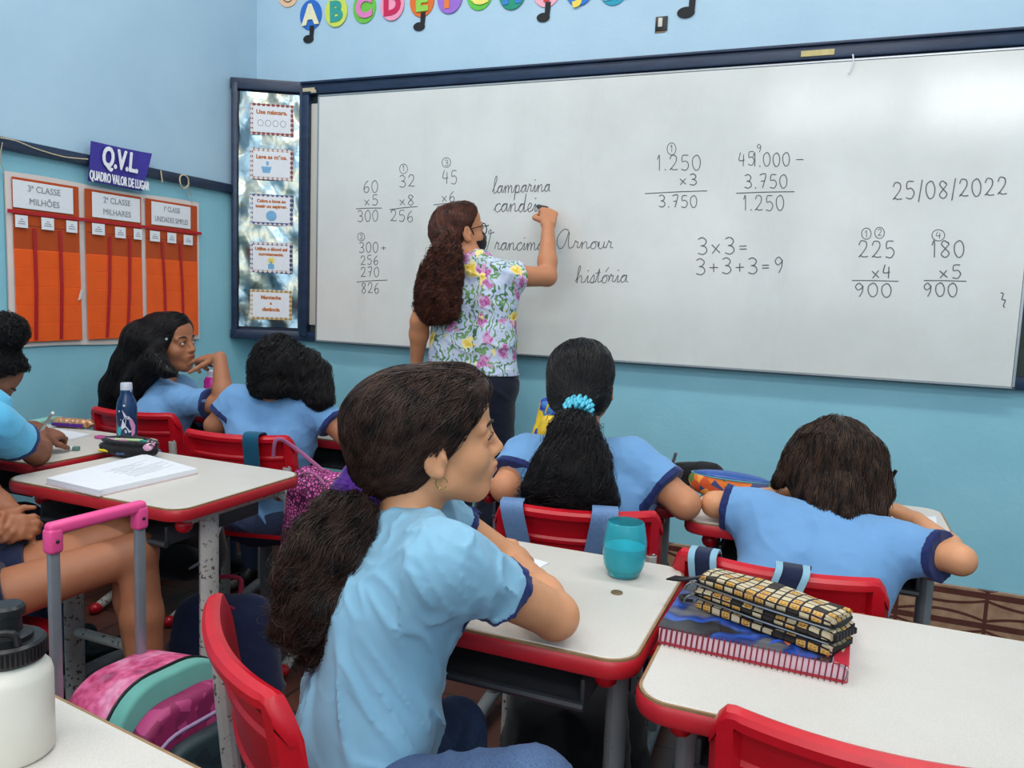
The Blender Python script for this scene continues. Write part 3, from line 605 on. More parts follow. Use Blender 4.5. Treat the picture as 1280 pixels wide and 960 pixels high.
b.prism([(0.0+0.036*math.cos(a*PI/12), -0.022+0.022*math.sin(a*PI/12)) for a in range(24)], 0.0002, 0.0042, 0, m); tag(b.build('music_note', notem), 'black foam music note cut by the top edge right of the wall socket', 'note')
# broken socket in the wall
c = at_y(827, 30, 0.0); t = thing('wall_socket', 'small broken wall socket box with a scorched edge above the whiteboard', 'socket', (c[0], 0, c[2]))
b = B(); b.box((0, -0.003, 0), (0.05, 0.006, 0.058), 0.002); b.build('box', MT['black'], t); b = B(); b.box((-0.004, -0.008, 0.004), (0.018, 0.006, 0.036), 0.002); b.build('insert', MT['cream'], t)
b = B(); b.box((-0.004, -0.0015, -0.031), (0.045, 0.003, 0.008), 0.001); b.build('rust_edge', MT['ply'], t)

# ------------------------------------------------------------------ furniture
def loop_ring(bld, outer, inner, z0, z1, mi=0):
    n = len(outer); vs = [(p[0], p[1], z1) for p in outer]+[(p[0], p[1], z0) for p in outer]+[(p[0], p[1], z1) for p in inner]+[(p[0], p[1], z0) for p in inner]; fs = []
    for i in range(n):
        j = (i+1) % n; fs += [(i, j, n+j, n+i), (2*n+j, 2*n+i, 3*n+i, 3*n+j), (i, 2*n+i, 2*n+j, j), (n+i, n+j, 3*n+j, 3*n+i)]
    bld.add(vs, fs, mi)
def copy_tree(o, parent=None):
    c = o.copy(); COL.objects.link(c)
    if parent is not None: c.parent = parent
    for x in list(o.children): copy_tree(x, c)
    return c
DT = 0.76
def make_desk():
    t = thing('school_desk', 'desk', 'desk'); w, d = 0.60, 0.455
    b = B(); b.prism(rrect(w-0.006, d-0.006, 0.045, 8), DT-0.018, DT, bev=0.0015, seg=1); b.build('tabletop', MT['desk'], t)
    b = B(); loop_ring(b, rrect(w+0.002, d+0.002, 0.048, 8), rrect(w-0.012, d-0.012, 0.042, 8), DT-0.0055, DT-0.0015); b.build('plywood_edge', MT['ply'], t)
    b = B(); n = 9
    o1, o2, o3 = rrect(w+0.004, d+0.004, 0.05, 8), rrect(w+0.010, d+0.010, 0.053, 8), rrect(w-0.02, d-0.02, 0.04, 8); k = len(o1)
    zs = [(o1, DT-0.005), (o2, DT-0.010), (o2, DT-0.026), (o1, DT-0.032), (o3, DT-0.032), (o3, DT-0.018)]; vs = []; fs = []
    for (o, z) in zs: vs += [(p[0], p[1], z) for p in o]
    for r in range(len(zs)-1): fs += [(r*k+i, r*k+(i+1) % k, (r+1)*k+(i+1) % k, (r+1)*k+i) for i in range(k)]
    b.add(vs, fs); b.build('edge_band', MT['redband'], t)
    for sx in (-1, 1):
        x = sx*0.245
        b = B(); b.tube([(x, -0.075, 0.06), (x, -0.075, 0.715)], 0.029, 14, flat=((1, 0, 0), 0.6)); b.build('leg', MT['leg'], t)
        b = B(); b.tube(catmull([(x, -0.150, 0.698), (x, -0.138, 0.712), (x, 0.17, 0.712), (x, 0.18, 0.69)], 4), 0.016, 10); b.build('top_rail', MT['leg'], t)
        b = B(); b.tube(catmull([(x, -0.235, 0.022), (x, -0.10, 0.055), (x, 0.08, 0.055), (x, 0.20, 0.022)], 5), 0.022, 12); ft = b.build('foot', MT['leg'], t)
        for yy in (-0.235, 0.20): b = B(); b.ball((x, yy, 0.022), 0.026, 2, scale=(1, 1.3, 0.85)); b.build('foot_cap', MT['red'], ft)
        b = B(); b.ball((x, -0.156, 0.699), 0.0195, 2, scale=(1.0, 1.15, 1.0)); b.build('rail_cap', MT['red'], t)
    b = B(); b.tube([(-0.245, -0.075, 0.30), (0.245, -0.075, 0.30)], 0.014, 10); b.build('cross_bar', MT['leg'], t)
    b = B(); b.box((0, -0.025, 0.655), (0.44, 0.32, 0.008), 0.003); b.box((0, 0.133, 0.675), (0.44, 0.008, 0.045), 0.003)
    for sx in (-1, 1): b.box((sx*0.216, -0.025, 0.675), (0.008, 0.32, 0.045), 0.003)
    b.tube([(-0.22, -0.186, 0.654), (0.22, -0.186, 0.654)], 0.008, 8)
    b.build('book_tray', MT['tray'], t)
    return t
def make_chair():
    t = thing('school_chair', 'chair', 'chair')
    # backrest: a section swept along the width, front face towards +y
    b = B(); N = 40; prof_in = [(0.0, 0.000), (0.0, 0.06), (0.0, 0.13), (-0.001, 0.19), (0.002, 0.203), (0.010, 0.208), (0.022, 0.206), (0.028, 0.200), (0.028, 0.188), (0.010, 0.182), (0.008, 0.135), (0.013, 0.130), (0.013, 0.122), (0.008, 0.117), (0.008, 0.045), (0.013, 0.040), (0.013, 0.032), (0.008, 0.028), (0.008, 0.006), (0.006, 0.0)]
    vs = []; fs = []; P = len(prof_in)
    for i in range(N+1):
        u = -1+2*i/N; a = abs(u); x = u*0.195; yb = 0.036*u*u; drop = 0.045*max(0, (a-0.86)/0.14)**2.2; edge = 1.0 if a < 0.97 else 0.6
        for (dd, z) in prof_in:
            if 0.80 < a < 0.99 and dd > 0.005 and z < 0.205: dd = 0.026
            if z <= 0.0065 and a > 0.8: z = z+0.25*drop
            vs.append((x, yb-dd*edge, z-drop*(z/0.2)))
    for i in range(N):
        for j in range(P): fs.append((i*P+j, i*P+(j+1) % P, (i+1)*P+(j+1) % P, (i+1)*P+j))
    fs += [tuple(range(P))[::-1], tuple(range(N*P, N*P+P))]
    R = Matrix.Translation((0, -0.185, 0.60)) @ Matrix.Rotation(math.radians(10), 4, 'X')
    b.add(vs, fs, 0, R); bk = b.build('backrest', MT['red'], t, True, 0.5)
    for sx in (-1, 1):
        b = B(); b.ball((0, 0, 0), 0.0065, 2, 0, R @ Matrix.Translation((sx*0.176, 0.004, 0.10)), (1, 0.6, 1)); b.build('screw', MT['steel'], bk)
    b = B(); N = 16; vs = []; fs = []
    for j in range(N+1):
        for i in range(N+1):
            u, w = -1+2*i/N, -1+2*j/N; rr = 0.20*(1-0.05*w)
            k = 1-0.06*(abs(u*w)**4); x = u*rr*k; y = w*0.19*k
            vs.append((x, y, 0.455-0.010*(1-u*u)*(1-w*w)-0.025*max(0, (w-0.6)/0.4)**2+0.012*max(0, (-w-0.6)/0.4)**2))
    fs = [(j*(N+1)+i, j*(N+1)+i+1, (j+1)*(N+1)+i+1, (j+1)*(N+1)+i) for j in range(N) for i in range(N)]; n0 = len(vs)
    rim = [i for i in range(N+1)]+[(j+1)*(N+1)-1 for j in range(1, N+1)]+[N*(N+1)+i for i in range(N-1, -1, -1)]+[j*(N+1) for j in range(N-1, 0, -1)]
    fs2 = [tuple(k+n0 for k in f[::-1]) for f in fs]; side = [(rim[i], rim[i]+n0, rim[(i+1) % len(rim)]+n0, rim[(i+1) % len(rim)]) for i in range(len(rim))]
    b.add(vs+[(x, y, z-0.014) for x, y, z in vs], fs+fs2+side); b.build('seat', MT['red'], t)
    for sx in (-1, 1):
        x = sx*0.17
        b = B(); b.tube(catmull([(x, 0.13, 0.425), (x, -0.10, 0.425), (x, -0.17, 0.47), (x, -0.19, 0.60), (x, -0.198, 0.70)], 6), 0.0145, 10); b.build('back_tube', MT['leg'], t)
        b = B(); b.tube(catmull([(x, 0.02, 0.43), (x, 0.03, 0.25), (x, 0.02, 0.05)], 5), 0.024, 12, flat=((1, 0, 0), 0.6)); b.build('leg', MT['leg'], t)
        b = B(); b.tube(catmull([(x, 0.20, 0.020), (x, 0.08, 0.045), (x, -0.10, 0.045), (x, -0.22, 0.020)], 5), 0.018, 12); ft = b.build('foot', MT['leg'], t)
        for yy in (0.20, -0.22): b = B(); b.ball((x, yy, 0.021), 0.022, 2, scale=(1, 1.3, 0.95)); b.build('foot_cap', MT['red'], ft)
    b = B(); b.tube([(-0.17, 0.05, 0.42), (0.17, 0.05, 0.42)], 0.012, 10); b.build('cross_bar', MT['leg'], t)
    return t
desk0 = make_desk(); used = [0, 0]
def plain_legs(o):
    for c in o.children:
        if c.name.split('.')[0] in ('leg', 'top_rail', 'foot', 'cross_bar'): c.material_slots[0].link = 'OBJECT'; c.material_slots[0].material = MT['legc']
def place(proto, k, label, x, y, rz=0.0, group=None):
    o = proto if not used[k] else copy_tree(proto); used[k] = 1
    o.location = (x, y, 0); o.rotation_euler = (0, 0, rz); o['label'] = label
    if group: o['group'] = group
    return o
DG, CG = 'grey topped school desks with red edges', 'red plastic school chairs'
place(desk0, 0, 'grey topped red edged desk under the turquoise tumbler and the leaning girl', 1.870, -2.073, -0.01, DG)
place(desk0, 0, 'grey topped red edged desk carrying the spiral notebook and emoji pencil case', 2.490, -2.165, 0.0, DG)
place(desk0, 0, 'grey topped red edged desk carrying the open book and round black pencil case', 0.745, -1.785, -0.02, DG)
place(desk0, 0, 'grey topped red edged desk at left carrying the unicorn bottle and a notebook', 0.072, -1.630, 0.0, DG)
place(desk0, 0, 'grey topped desk in the lower left corner carrying the white bottle', 1.516, -2.942, -0.15, DG)
place(desk0, 0, 'grey topped red edged desk of the girl with bobbed hair by the front wall', 2.405, -1.272, 0.0, DG)
place(desk0, 0, 'grey topped desk of the girl with the low ponytail and turquoise scrunchie', 1.765, -1.165, 0.0, DG)
place(desk0, 0, 'grey topped desk in front of the hunched girl with wavy black hair', 0.665, -0.87, 0.0, DG)
place(desk0, 0, 'grey topped desk in the left corner under the girl resting her chin', 0.04, -0.72, 0.0, DG)
for o in [x for x in bpy.data.objects if x.get('category') == 'desk' and 'open book' not in x['label']]: plain_legs(o)
chair0 = make_chair()
def chair_at(label, pa, pb, zt=0.80, dep=None):
    """backrest top corners at two measured points: left end pa, right end pb (seen from behind)"""
    c = (pa+pb)/2; rz = math.atan2(pb[1]-pa[1], pb[0]-pa[0]); f = V(-math.sin(rz), math.cos(rz))
    return place(chair0, 1, label, c[0]+f[0]*0.222, c[1]+f[1]*0.222, rz, CG)
chair_at('red plastic chair with navy and pale blue bag straps over its back', V(2.145, -1.885), V(2.527, -1.895))
chair_at('red plastic chair with two denim bag straps hung over its back', V(1.708, -1.742), V(2.085, -1.640))
chair_at('red plastic chair with one dark teal strap over its back', V(0.455, -1.42), V(0.83, -1.335))
chair_at('red plastic chair of the long haired girl by the left wall, behind the unicorn bottle', V(-0.170, -1.245), V(0.215, -1.205))
chair_at('red plastic chair seen end on behind the leaning girl in light blue', V(1.520, -2.455), V(1.830, -2.690))
chair_at('red plastic chair cut off by the bottom right edge, nearest the camera', V(2.297, -2.470), V(2.685, -2.466))
place(chair0, 1, 'red plastic chair under the seated child with clasped hands', 0.62, -2.30, -1.20, CG)
place(chair0, 1, 'red plastic chair of the child writing at the left edge', 0.02, -2.08, -0.35, CG)
# ------------------------------------------------------------------ smooth solid modelling: blended round cones and ellipsoids turned into one mesh
class Sdf:
    def __init__(s): s.ops = []; s.disp = None; s.clip = []
    def _add(s, kind, k, fn, c, R): s.ops.append((kind, k, fn, np.asarray(c, np.float32), float(R)))
    def cone(s, a, b, ra, rb, k=0.02, kind='u'):
        a = np.asarray(a, np.float32); b = np.asarray(b, np.float32); ab = b-a; L2 = max(float(ab@ab), 1e-10)
        def fn(P):
            t = np.clip(((P-a)@ab)/L2, 0, 1); return np.linalg.norm(P-a-t[:, None]*ab, axis=1)-(ra+(rb-ra)*t)
        s._add(kind, k, fn, (a+b)/2, math.sqrt(L2)/2+max(ra, rb)); return s
    def chain(s, pts, rs, k=0.02):
        for i in range(len(pts)-1): s.cone(pts[i], pts[i+1], rs[i], rs[i+1], k)
        return s
    def ell(s, c, r, ax=None, k=0.02, kind='u'):
        c = np.asarray(c, np.float32); r = np.asarray(r, np.float32); A = None if ax is None else np.asarray(ax, np.float32).T   # columns = axes
        def fn(P):
            q = P-c
            if A is not None: q = q@A
            k0 = np.linalg.norm(q/r, axis=1); k1 = np.linalg.norm(q/(r*r), axis=1); return k0*(k0-1)/np.maximum(k1, 1e-6)
        s._add(kind, k, fn, c, float(r.max())); return s
    def fn(s, f, c, R, k=0.01, kind='u'): s._add(kind, k, f, c, R); return s
    def plane(s, p, n): s.clip.append((np.asarray(p, np.float32), np.asarray(unit(n), np.float32))); return s    # keeps the side n points away from
    def ev(s, P):
        d = np.full(len(P), 0.12, np.float32)
        for kind, k, fn, c, R in s.ops:
            m = np.nonzero(((P-c)**2).sum(1) < (R+0.10)**2)[0]
            if not len(m): continue
            q = fn(P[m]).astype(np.float32); x = d[m]
            if kind == 'u':
                h = np.clip(0.5+0.5*(x-q)/k, 0, 1); d[m] = x*(1-h)+q*h-k*h*(1-h)
            elif kind == 's':
                h = np.clip(0.5-0.5*(x+q)/k, 0, 1); d[m] = x*(1-h)-q*h+k*h*(1-h)
            else:
                h = np.clip(0.5-0.5*(q-x)/k, 0, 1); d[m] = q*(1-h)+x*h+k*h*(1-h)
        if s.disp is not None: d = d+s.disp(P)
        for p, n in s.clip: d = np.maximum(d, (P-p)@n)
        return d
    def bounds(s):
        lo = np.min([c-R for k, _, _, c, R in s.ops if k == 'u'], 0)-0.012; hi = np.max([c+R for k, _, _, c, R in s.ops if k == 'u'], 0)+0.012
        return lo, hi
    def mesh(s, h):
        lo, hi = s.bounds(); n = [int(math.ceil((hi[i]-lo[i])/h/8))*8 for i in range(3)]
        D = np.full(n, 0.1, np.float32); bs = [x//8 for x in n]
        I = np.stack(np.meshgrid(*[np.arange(x) for x in bs], indexing='ij'), -1).reshape(-1, 3)
        dc = s.ev((lo+(I*8+3.5)*h).astype(np.float32)); act = np.abs(dc) < 8*h*0.87*1.35+0.012
        Db = D.reshape(bs[0], 8, bs[1], 8, bs[2], 8).transpose(0, 2, 4, 1, 3, 5).copy(); Db[I[:, 0], I[:, 1], I[:, 2]] = dc[:, None, None, None]
        J = np.stack(np.meshgrid(*[np.arange(8)]*3, indexing='ij'), -1).reshape(-1, 3); Ia = I[act]
        for c0 in range(0, len(Ia), 800):
            ii = Ia[c0:c0+800]; P = (lo+((ii[:, None, :]*8+J[None])*h)).reshape(-1, 3).astype(np.float32)
            Db[ii[:, 0], ii[:, 1], ii[:, 2]] = s.ev(P).reshape(-1, 8, 8, 8)
        D = Db.transpose(0, 3, 1, 4, 2, 5).reshape(n); return nets(D, lo, h)
def nets(D, lo, h):
    S = D < 0; sl = [slice(0, -1), slice(1, None)]
    cnt = sum(S[sl[a], sl[b], sl[c]].astype(np.int8) for a in (0, 1) for b in (0, 1) for c in (0, 1))
    C = np.argwhere((cnt > 0) & (cnt < 8)); idx = np.full(cnt.shape, -1, np.int64); idx[C[:, 0], C[:, 1], C[:, 2]] = np.arange(len(C))
    acc = np.zeros((len(C), 3)); num = np.zeros(len(C))
    cor = [(a, b, c) for a in (0, 1) for b in (0, 1) for c in (0, 1)]
    for ca in cor:
        for ax in range(3):
            if ca[ax]: continue
            cb = list(ca); cb[ax] = 1
            da = D[C[:, 0]+ca[0], C[:, 1]+ca[1], C[:, 2]+ca[2]]; db = D[C[:, 0]+cb[0], C[:, 1]+cb[1], C[:, 2]+cb[2]]
            m = (da < 0) != (db < 0); t = np.where(m, da/np.where(m, da-db, 1), 0)
            p = np.array(ca, float)+np.zeros((len(C), 3)); p[:, ax] += t; acc[m] += p[m]; num[m] += 1
    Vt = lo+(C+acc/num[:, None])*h; F = []
    for ax in range(3):
        o = [(1, 2), (2, 0), (0, 1)][ax]; a = S.take(range(S.shape[ax]-1), ax); b = S.take(range(1, S.shape[ax]), ax)
        E = np.argwhere(a != b); E = E[(E[:, o[0]] > 0) & (E[:, o[1]] > 0) & (E[:, o[0]] < S.shape[o[0]]-1) & (E[:, o[1]] < S.shape[o[1]]-1)]
        q = []
        for (du, dv) in ((1, 1), (0, 1), (0, 0), (1, 0)):
            e = E.copy(); e[:, o[0]] -= du; e[:, o[1]] -= dv; q.append(idx[e[:, 0], e[:, 1], e[:, 2]])
        q = np.stack(q, 1); ins = S[E[:, 0], E[:, 1], E[:, 2]]; q[~ins] = q[~ins][:, ::-1]; F.append(q)
    F = np.concatenate(F); return Vt, F[(F >= 0).all(1)]
def np_mesh(name, Vt, F, m, parent=None, col=None):
    me = bpy.data.meshes.new(name); F = np.asarray(F); k = F.shape[1]
    me.vertices.add(len(Vt)); me.vertices.foreach_set('co', np.asarray(Vt, np.float32).ravel())
    me.loops.add(F.size); me.loops.foreach_set('vertex_index', F.astype(np.int32).ravel())
    me.polygons.add(len(F)); me.polygons.foreach_set('loop_start', np.arange(0, F.size, k, dtype=np.int32))
    me.update(calc_edges=True); me.polygons.foreach_set('use_smooth', np.ones(len(F), bool))
    if col is not None:
        a = me.attributes.new('Col', 'FLOAT_COLOR', 'POINT'); a.data.foreach_set('color', np.concatenate([col, np.ones((len(col), 1))], 1).astype(np.float32).ravel())
    me.materials.append(m); o = bpy.data.objects.new(name, me); COL.objects.link(o)
    if parent is not None: o.parent = parent
    return o
def waves(seed, freq, n=5, stretch=None):
    r = np.random.default_rng(seed); K = r.normal(size=(n, 3)).astype(np.float32); K /= np.linalg.norm(K, axis=1)[:, None]; K *= (freq*r.uniform(0.6, 1.5, n))[:, None]
    if stretch is not None: a = unit(stretch).astype(np.float32); K = K-0.88*(K@a)[:, None]*a
    ph = r.uniform(0, 6.28, n)
    return lambda P: sum(np.sin(P@K[i].astype(np.float32)+ph[i]+0.8*np.sin(P@K[(i+1) % n].astype(np.float32)*0.5)) for i in range(n))/n
def folds(amp, seed, freq=28, axis=None):
    w = waves(seed, freq*1.5, 6, axis); w2 = waves(seed+77, freq*3.6, 5, axis); w3 = waves(seed+5, freq*.8, 4)
    def f(P):
        a = np.clip(1-np.abs(w(P))*3.2, 0, 1); b_ = np.clip(1-np.abs(w2(P))*3.0, 0, 1); k = np.clip(0.45+1.2*w3(P), 0, 1)
        return (amp*(0.5-1.5*a*a*k-0.55*b_*b_*(1-k))).astype(np.float32)
    return f

# ------------------------------------------------------------------ heads, hands
def head_axes(yaw, pitch, roll=0.0):
    y, p, r = map(math.radians, (yaw, pitch, roll))
    f = V(math.cos(y)*math.cos(p), math.sin(y)*math.cos(p), math.sin(p)); rt = V(math.sin(y), -math.cos(y), 0); u = np.cross(rt, f)
    return rt*math.cos(r)+u*math.sin(r), f, u*math.cos(r)-rt*math.sin(r)
class Head:
    def __init__(s, o, yaw, pitch, roll=0.0, sc=0.95): s.o = np.asarray(o, float); s.r, s.f, s.u = head_axes(yaw, pitch, roll); s.s = sc; s.A = np.stack([s.r, s.f, s.u])
    def p(s, x, y, z): return s.o+s.s*(s.r*x+s.f*y+s.u*z)
    def loc(s, P): return (P-s.o.astype(np.float32))@s.A.T.astype(np.float32)/s.s
    def ell(s, S, c, r, k=0.012, kind='u', tilt=None): S.ell(s.p(*c), np.array(r)*s.s, s.A, k*s.s, kind)
    def cone(s, S, a, b, ra, rb, k=0.01, kind='u'): S.cone(s.p(*a), s.p(*b), ra*s.s, rb*s.s, k*s.s, kind)
def head_ops(S, H, face=True):
    E, C = H.ell, H.cone
    E(S, (0, -0.014, 0.034), (.071, .086, .072)); E(S, (0, .026, -.026), (.057, .060, .072), .03)
    C(S, (0, .058, -.088), (0, .063, -.086), .018, .016, .025); C(S, (-.044, .006, -.062), (-.012, .058, -.088), .020, .015, .03); C(S, (.044, .006, -.062), (.012, .058, -.088), .020, .015, .03)
    for x in (-1, 1):
        E(S, (x*.034, .052, -.030), (.026, .026, .026), .02)
        ec = (x*.076, -.012, -.010)                                # ear
        E(S, ec, (.008, .019, .033), .006); E(S, (x*.0845, -.011, -.006), (.006, .0092, .018), .003, 's'); C(S, (x*.079, -.016, .004), (x*.080, -.010, -.022), .0035, .003, .003); E(S, (x*.080, -.006, -.034), (.006, .008, .009), .004)
        C(S, (x*.082, .002, -.010), (x*.078, .004, -.018), .004, .004, .004)
    if not face: return
    E(S, (0, .062, .048), (.048, .024, .040), .03)                   # forehead
    for x in (-1, 1):
        C(S, (x*.012, .081, .017), (x*.045, .068, .018), .008, .008, .012)   # brow ridge
        E(S, (x*.031, .092, -.001), (.019, .016, .012), .012, 's')           # socket
    C(S, (0, .083, .010), (0, .099, -.024), .0075, .0095, .012); E(S, (0, .101, -.028), (.0105, .0095, .009), .006)
    for x in (-1, 1): E(S, (x*.0115, .092, -.031), (.0075, .009, .007), .006); E(S, (x*.006, .097, -.0375), (.0032, .005, .003), .002, 's')
    for x in (-1, 1):
        E(S, (x*.031, .0725, .001), (.0150, .0150, .0150), .004); E(S, (x*.031, .0865, .001), (.0150, .0085, .0048), .0018, 's')
    E(S, (0, .076, -.056), (.030, .018, .022), .014)                 # mouth mound
    E(S, (0, .0925, -.0515), (.019, .0075, .0055), .004); E(S, (0, .0905, -.0615), (.017, .0080, .0062), .004); E(S, (0, .0985, -.0562), (.022, .006, .0011), .002, 's')
def head_colors(H, Vt, lips=(0.86, 0.60, 0.58)):
    q = H.loc(Vt.astype(np.float32)); c = np.ones((len(Vt), 3))
    l = (np.abs(q[:, 0]) < .021)*(q[:, 1] > .080)*np.clip(1-np.abs((q[:, 2]+.0566)/(.0110*np.sqrt(np.clip(1-(q[:, 0]/.022)**2, .01, 1))))**6, 0, 1)
    c = c*(1-l[:, None])+np.array(lips)*l[:, None]
    return c
def mat_eye(name, iris):
    t = NT(name); t.set(Roughness=0.12); sp = t.n('ShaderNodeSeparateXYZ'); t.l(t.co(), sp.inputs[0])
    r = t.math('SQRT', t.math('ADD', t.math('POWER', sp.outputs[0], 2.0), t.math('POWER', sp.outputs[2], 2.0)))
    f = t.math('ADD', t.math('MULTIPLY', r, 60.0), t.math('MULTIPLY', t.math('LESS_THAN', sp.outputs[1], 0.0), 2.0))
    t.col(t.ramp(f, [(0.0, (0.004, 0.003, 0.003, 1)), (0.17, iris), (0.375, (0.02, 0.012, 0.01, 1)), (0.40, rgb(226, 220, 216))], 'CONSTANT')); return t.m
EYE = mat_eye('brown_eye', rgb(58, 34, 22))
def add_face(body, H, gaze=(0, 1, 0), hairm=None, brows=True):
    for x in (-1, 1):
        g = unit(gaze); a = unit(np.cross(g, (0, 0, 1))); u = np.cross(a, g)
        b = B(); b.ball((0, 0, 0), 0.0126*H.s, 3); o = b.build('eye', EYE, None)
        A = H.A.T; ex, ey, ez = A@a, A@g, A@u
        o.matrix_world = frame(H.p(x*.031, .0725, .001), ex, ey, ez); o.parent = body
        if brows:
            b = B(); b.tube(catmull([H.p(x*.013, .0895, .020), H.p(x*.030, .0885, .026), H.p(x*.050, .071, .020)], 5), [.0016*H.s]*3+[.0028*H.s]*4+[.0022*H.s]*3+[.0008*H.s], 6); b.build('eyebrow', hairm, body)
            b = B(); b.tube(catmull([H.p(x*.0165, .0845, .0015), H.p(x*.024, .0888, .0060), H.p(x*.032, .0892, .0066), H.p(x*.041, .0845, .0050), H.p(x*.0475, .0775, .0005)], 4), .0011*H.s, 5); b.build('eyelashes', hairm, body)
def hand_ops(S, wr, fwd, dors, thumb, L, curls, tcurl=20, spread=0.06, k=0.006):
    """wr wrist, fwd towards the fingers, dors back of the hand, thumb +1/-1 along fwd x dors; curls per finger = (knuckle, middle, end) in degrees"""
    f = unit(fwd); d = unit(np.asarray(dors)-f*np.dot(dors, f)); l = np.cross(f, d)*thumb; wr = np.asarray(wr, float); tips = []
    lat = (.155, .053, -.053, -.148); fl = (.40, .45, .42, .33); fr = (.056, .057, .055, .049); ad = (.50, .52, .50, .46)
    for i in range(4):
        kn = wr+f*ad[i]*L+l*lat[i]*L; S.cone(wr+l*lat[i]*0.6*L+f*.05*L, kn, .085*L, .066*L, k*2)
        dr = unit(f+l*spread*(1.5-i)*1.2); p = kn; a = 0.0; segs = (.46, .30, .24); c = curls[i] if isinstance(curls[0], (list, tuple)) else curls; R = fr[i]*L
        for j in range(3):
            a += math.radians(c[j]); v = unit(dr*math.cos(a)-d*math.sin(a)); q = p+v*fl[i]*segs[j]*L; S.cone(p, q, R, R*0.93, k); R *= 0.92; p = q
        tips.append(p)
    p = wr+f*.16*L+l*.13*L-d*.03*L; a = 0.0; R = .072*L; v0 = unit(f*.62+l*.72-d*.30); v1 = unit(f*.9-l*.25-d*.45)
    for j, sg in enumerate((.23, .19, .16)):
        t = min(1.0, tcurl/60.0*(j)*0.6); v = unit(v0*(1-t)+v1*t); q = p+v*sg*L; S.cone(p, q, R, R*.86, k); R *= .86; p = q
    return tips, p
# ------------------------------------------------------------------ hair: a solid mass with strands growing along it
def strands(seeds, S, flow, steps, h, rad, off=(0.0, 0.004), curl=0.0, wl=0.03, jitter=0.25, seed=1, free=0.0, stop=None):
    """tubes of hair that follow flow(P) over the solid S"""
    r = np.random.default_rng(seed); P = seeds.astype(np.float32); n = len(P); path = [P.copy()]; o = r.uniform(off[0], off[1], n).astype(np.float32); e = 0.004
    jd = (r.normal(size=(n, 3))*jitter).astype(np.float32)
    for i in range(steps-1):
        g = np.stack([S.ev(P+np.eye(3, dtype=np.float32)[a]*e)-S.ev(P-np.eye(3, dtype=np.float32)[a]*e) for a in range(3)], 1); g /= np.maximum(np.linalg.norm(g, axis=1), 1e-6)[:, None]
        v = flow(P)+jd; v = v-g*(v*g).sum(1)[:, None]*(1-free); v /= np.maximum(np.linalg.norm(v, axis=1), 1e-6)[:, None]
        go = np.ones((n, 1), np.float32) if stop is None else (((P-np.asarray(stop[0], np.float32))@unit(stop[1]).astype(np.float32)+jd[:, 0]*.06) < 0).astype(np.float32)[:, None]
        Pn = P+v*h; d = S.ev(Pn); Pn = Pn-g*np.clip(d-o, -0.02, 0.02)[:, None]*(0.7*(1-free*i/steps)); P = P+(Pn-P)*go; path.append(P.copy())
    Q = np.stack(path, 1); T = np.gradient(Q, axis=1); T /= np.maximum(np.linalg.norm(T, axis=2), 1e-6)[:, :, None]
    ref = np.tile(np.array([.31, .52, .79], np.float32), (n, steps, 1)); N1 = np.cross(T, ref); N1 /= np.maximum(np.linalg.norm(N1, axis=2), 1e-6)[:, :, None]; N2 = np.cross(T, N1)
    if curl:
        cl = waves(seed+9, 60, 3)(seeds.astype(np.float32))*3.5+r.normal(0, 0.25, n); ang = cl[:, None]+np.arange(steps)[None]*h/wl*6.283
        am = curl*np.minimum(1, np.arange(steps)/4.0)[None]*r.uniform(0.6, 1.2, n)[:, None]
        Q = Q+N1*(np.cos(ang)*am)[:, :, None]+N2*(np.sin(ang)*am)[:, :, None]
    t = np.linspace(0, 1, steps); R = rad*(1-0.75*t**3)*r.uniform(0.7, 1.2, n)[:, None]
    K = 3; ring = np.stack([Q+(N1*math.cos(2*PI*j/K)+N2*math.sin(2*PI*j/K))*R[:, :, None] for j in range(K)], 2)     # n, steps, K, 3
    Vt = ring.reshape(-1, 3); base = (np.arange(n)*steps*K)[:, None, None]+(np.arange(steps-1)*K)[None, :, None]; j = np.arange(K)[None, None]; j2 = (j+1) % K
    F = np.stack([base+j, base+j2, base+K+j2, base+K+j], -1).reshape(-1, 4); return Vt, F
def hair_object(name, S, res, m, body, groups, seed=3):
    """groups: list of (share filter, count, flow, steps, h, radius, kwargs)"""
    Vt, F = S.mesh(res); AV = [Vt]; AF = [F]; off = len(Vt); r = np.random.default_rng(seed)
    for flt, cnt, flow, steps, h, rad, kw in groups:
        c = np.nonzero(flt(Vt))[0] if flt is not None else np.arange(len(Vt))
        if not len(c): continue
        sv = Vt[r.choice(c, cnt)]+r.normal(0, 0.002, (cnt, 3)); v, f = strands(sv, S, flow, steps, h, rad, seed=seed+len(AV), **kw)
        AV.append(v); AF.append(f+off); off += len(v)
    return np_mesh(name, np.concatenate(AV), np.concatenate(AF), m, body)
def toward(p):
    p = np.asarray(p, np.float32); return lambda P: (p-P)/np.maximum(np.linalg.norm(p-P, axis=1), 1e-5)[:, None]
def along(pts):
    """flow along a polyline"""
    Q = np.asarray(catmull(pts, 6), np.float32); T = np.gradient(Q, axis=0); T /= np.linalg.norm(T, axis=1)[:, None]
    def f(P):
        k = np.argmin(((P[:, None, :]-Q[None])**2).sum(2), 1); return T[k]
    return f
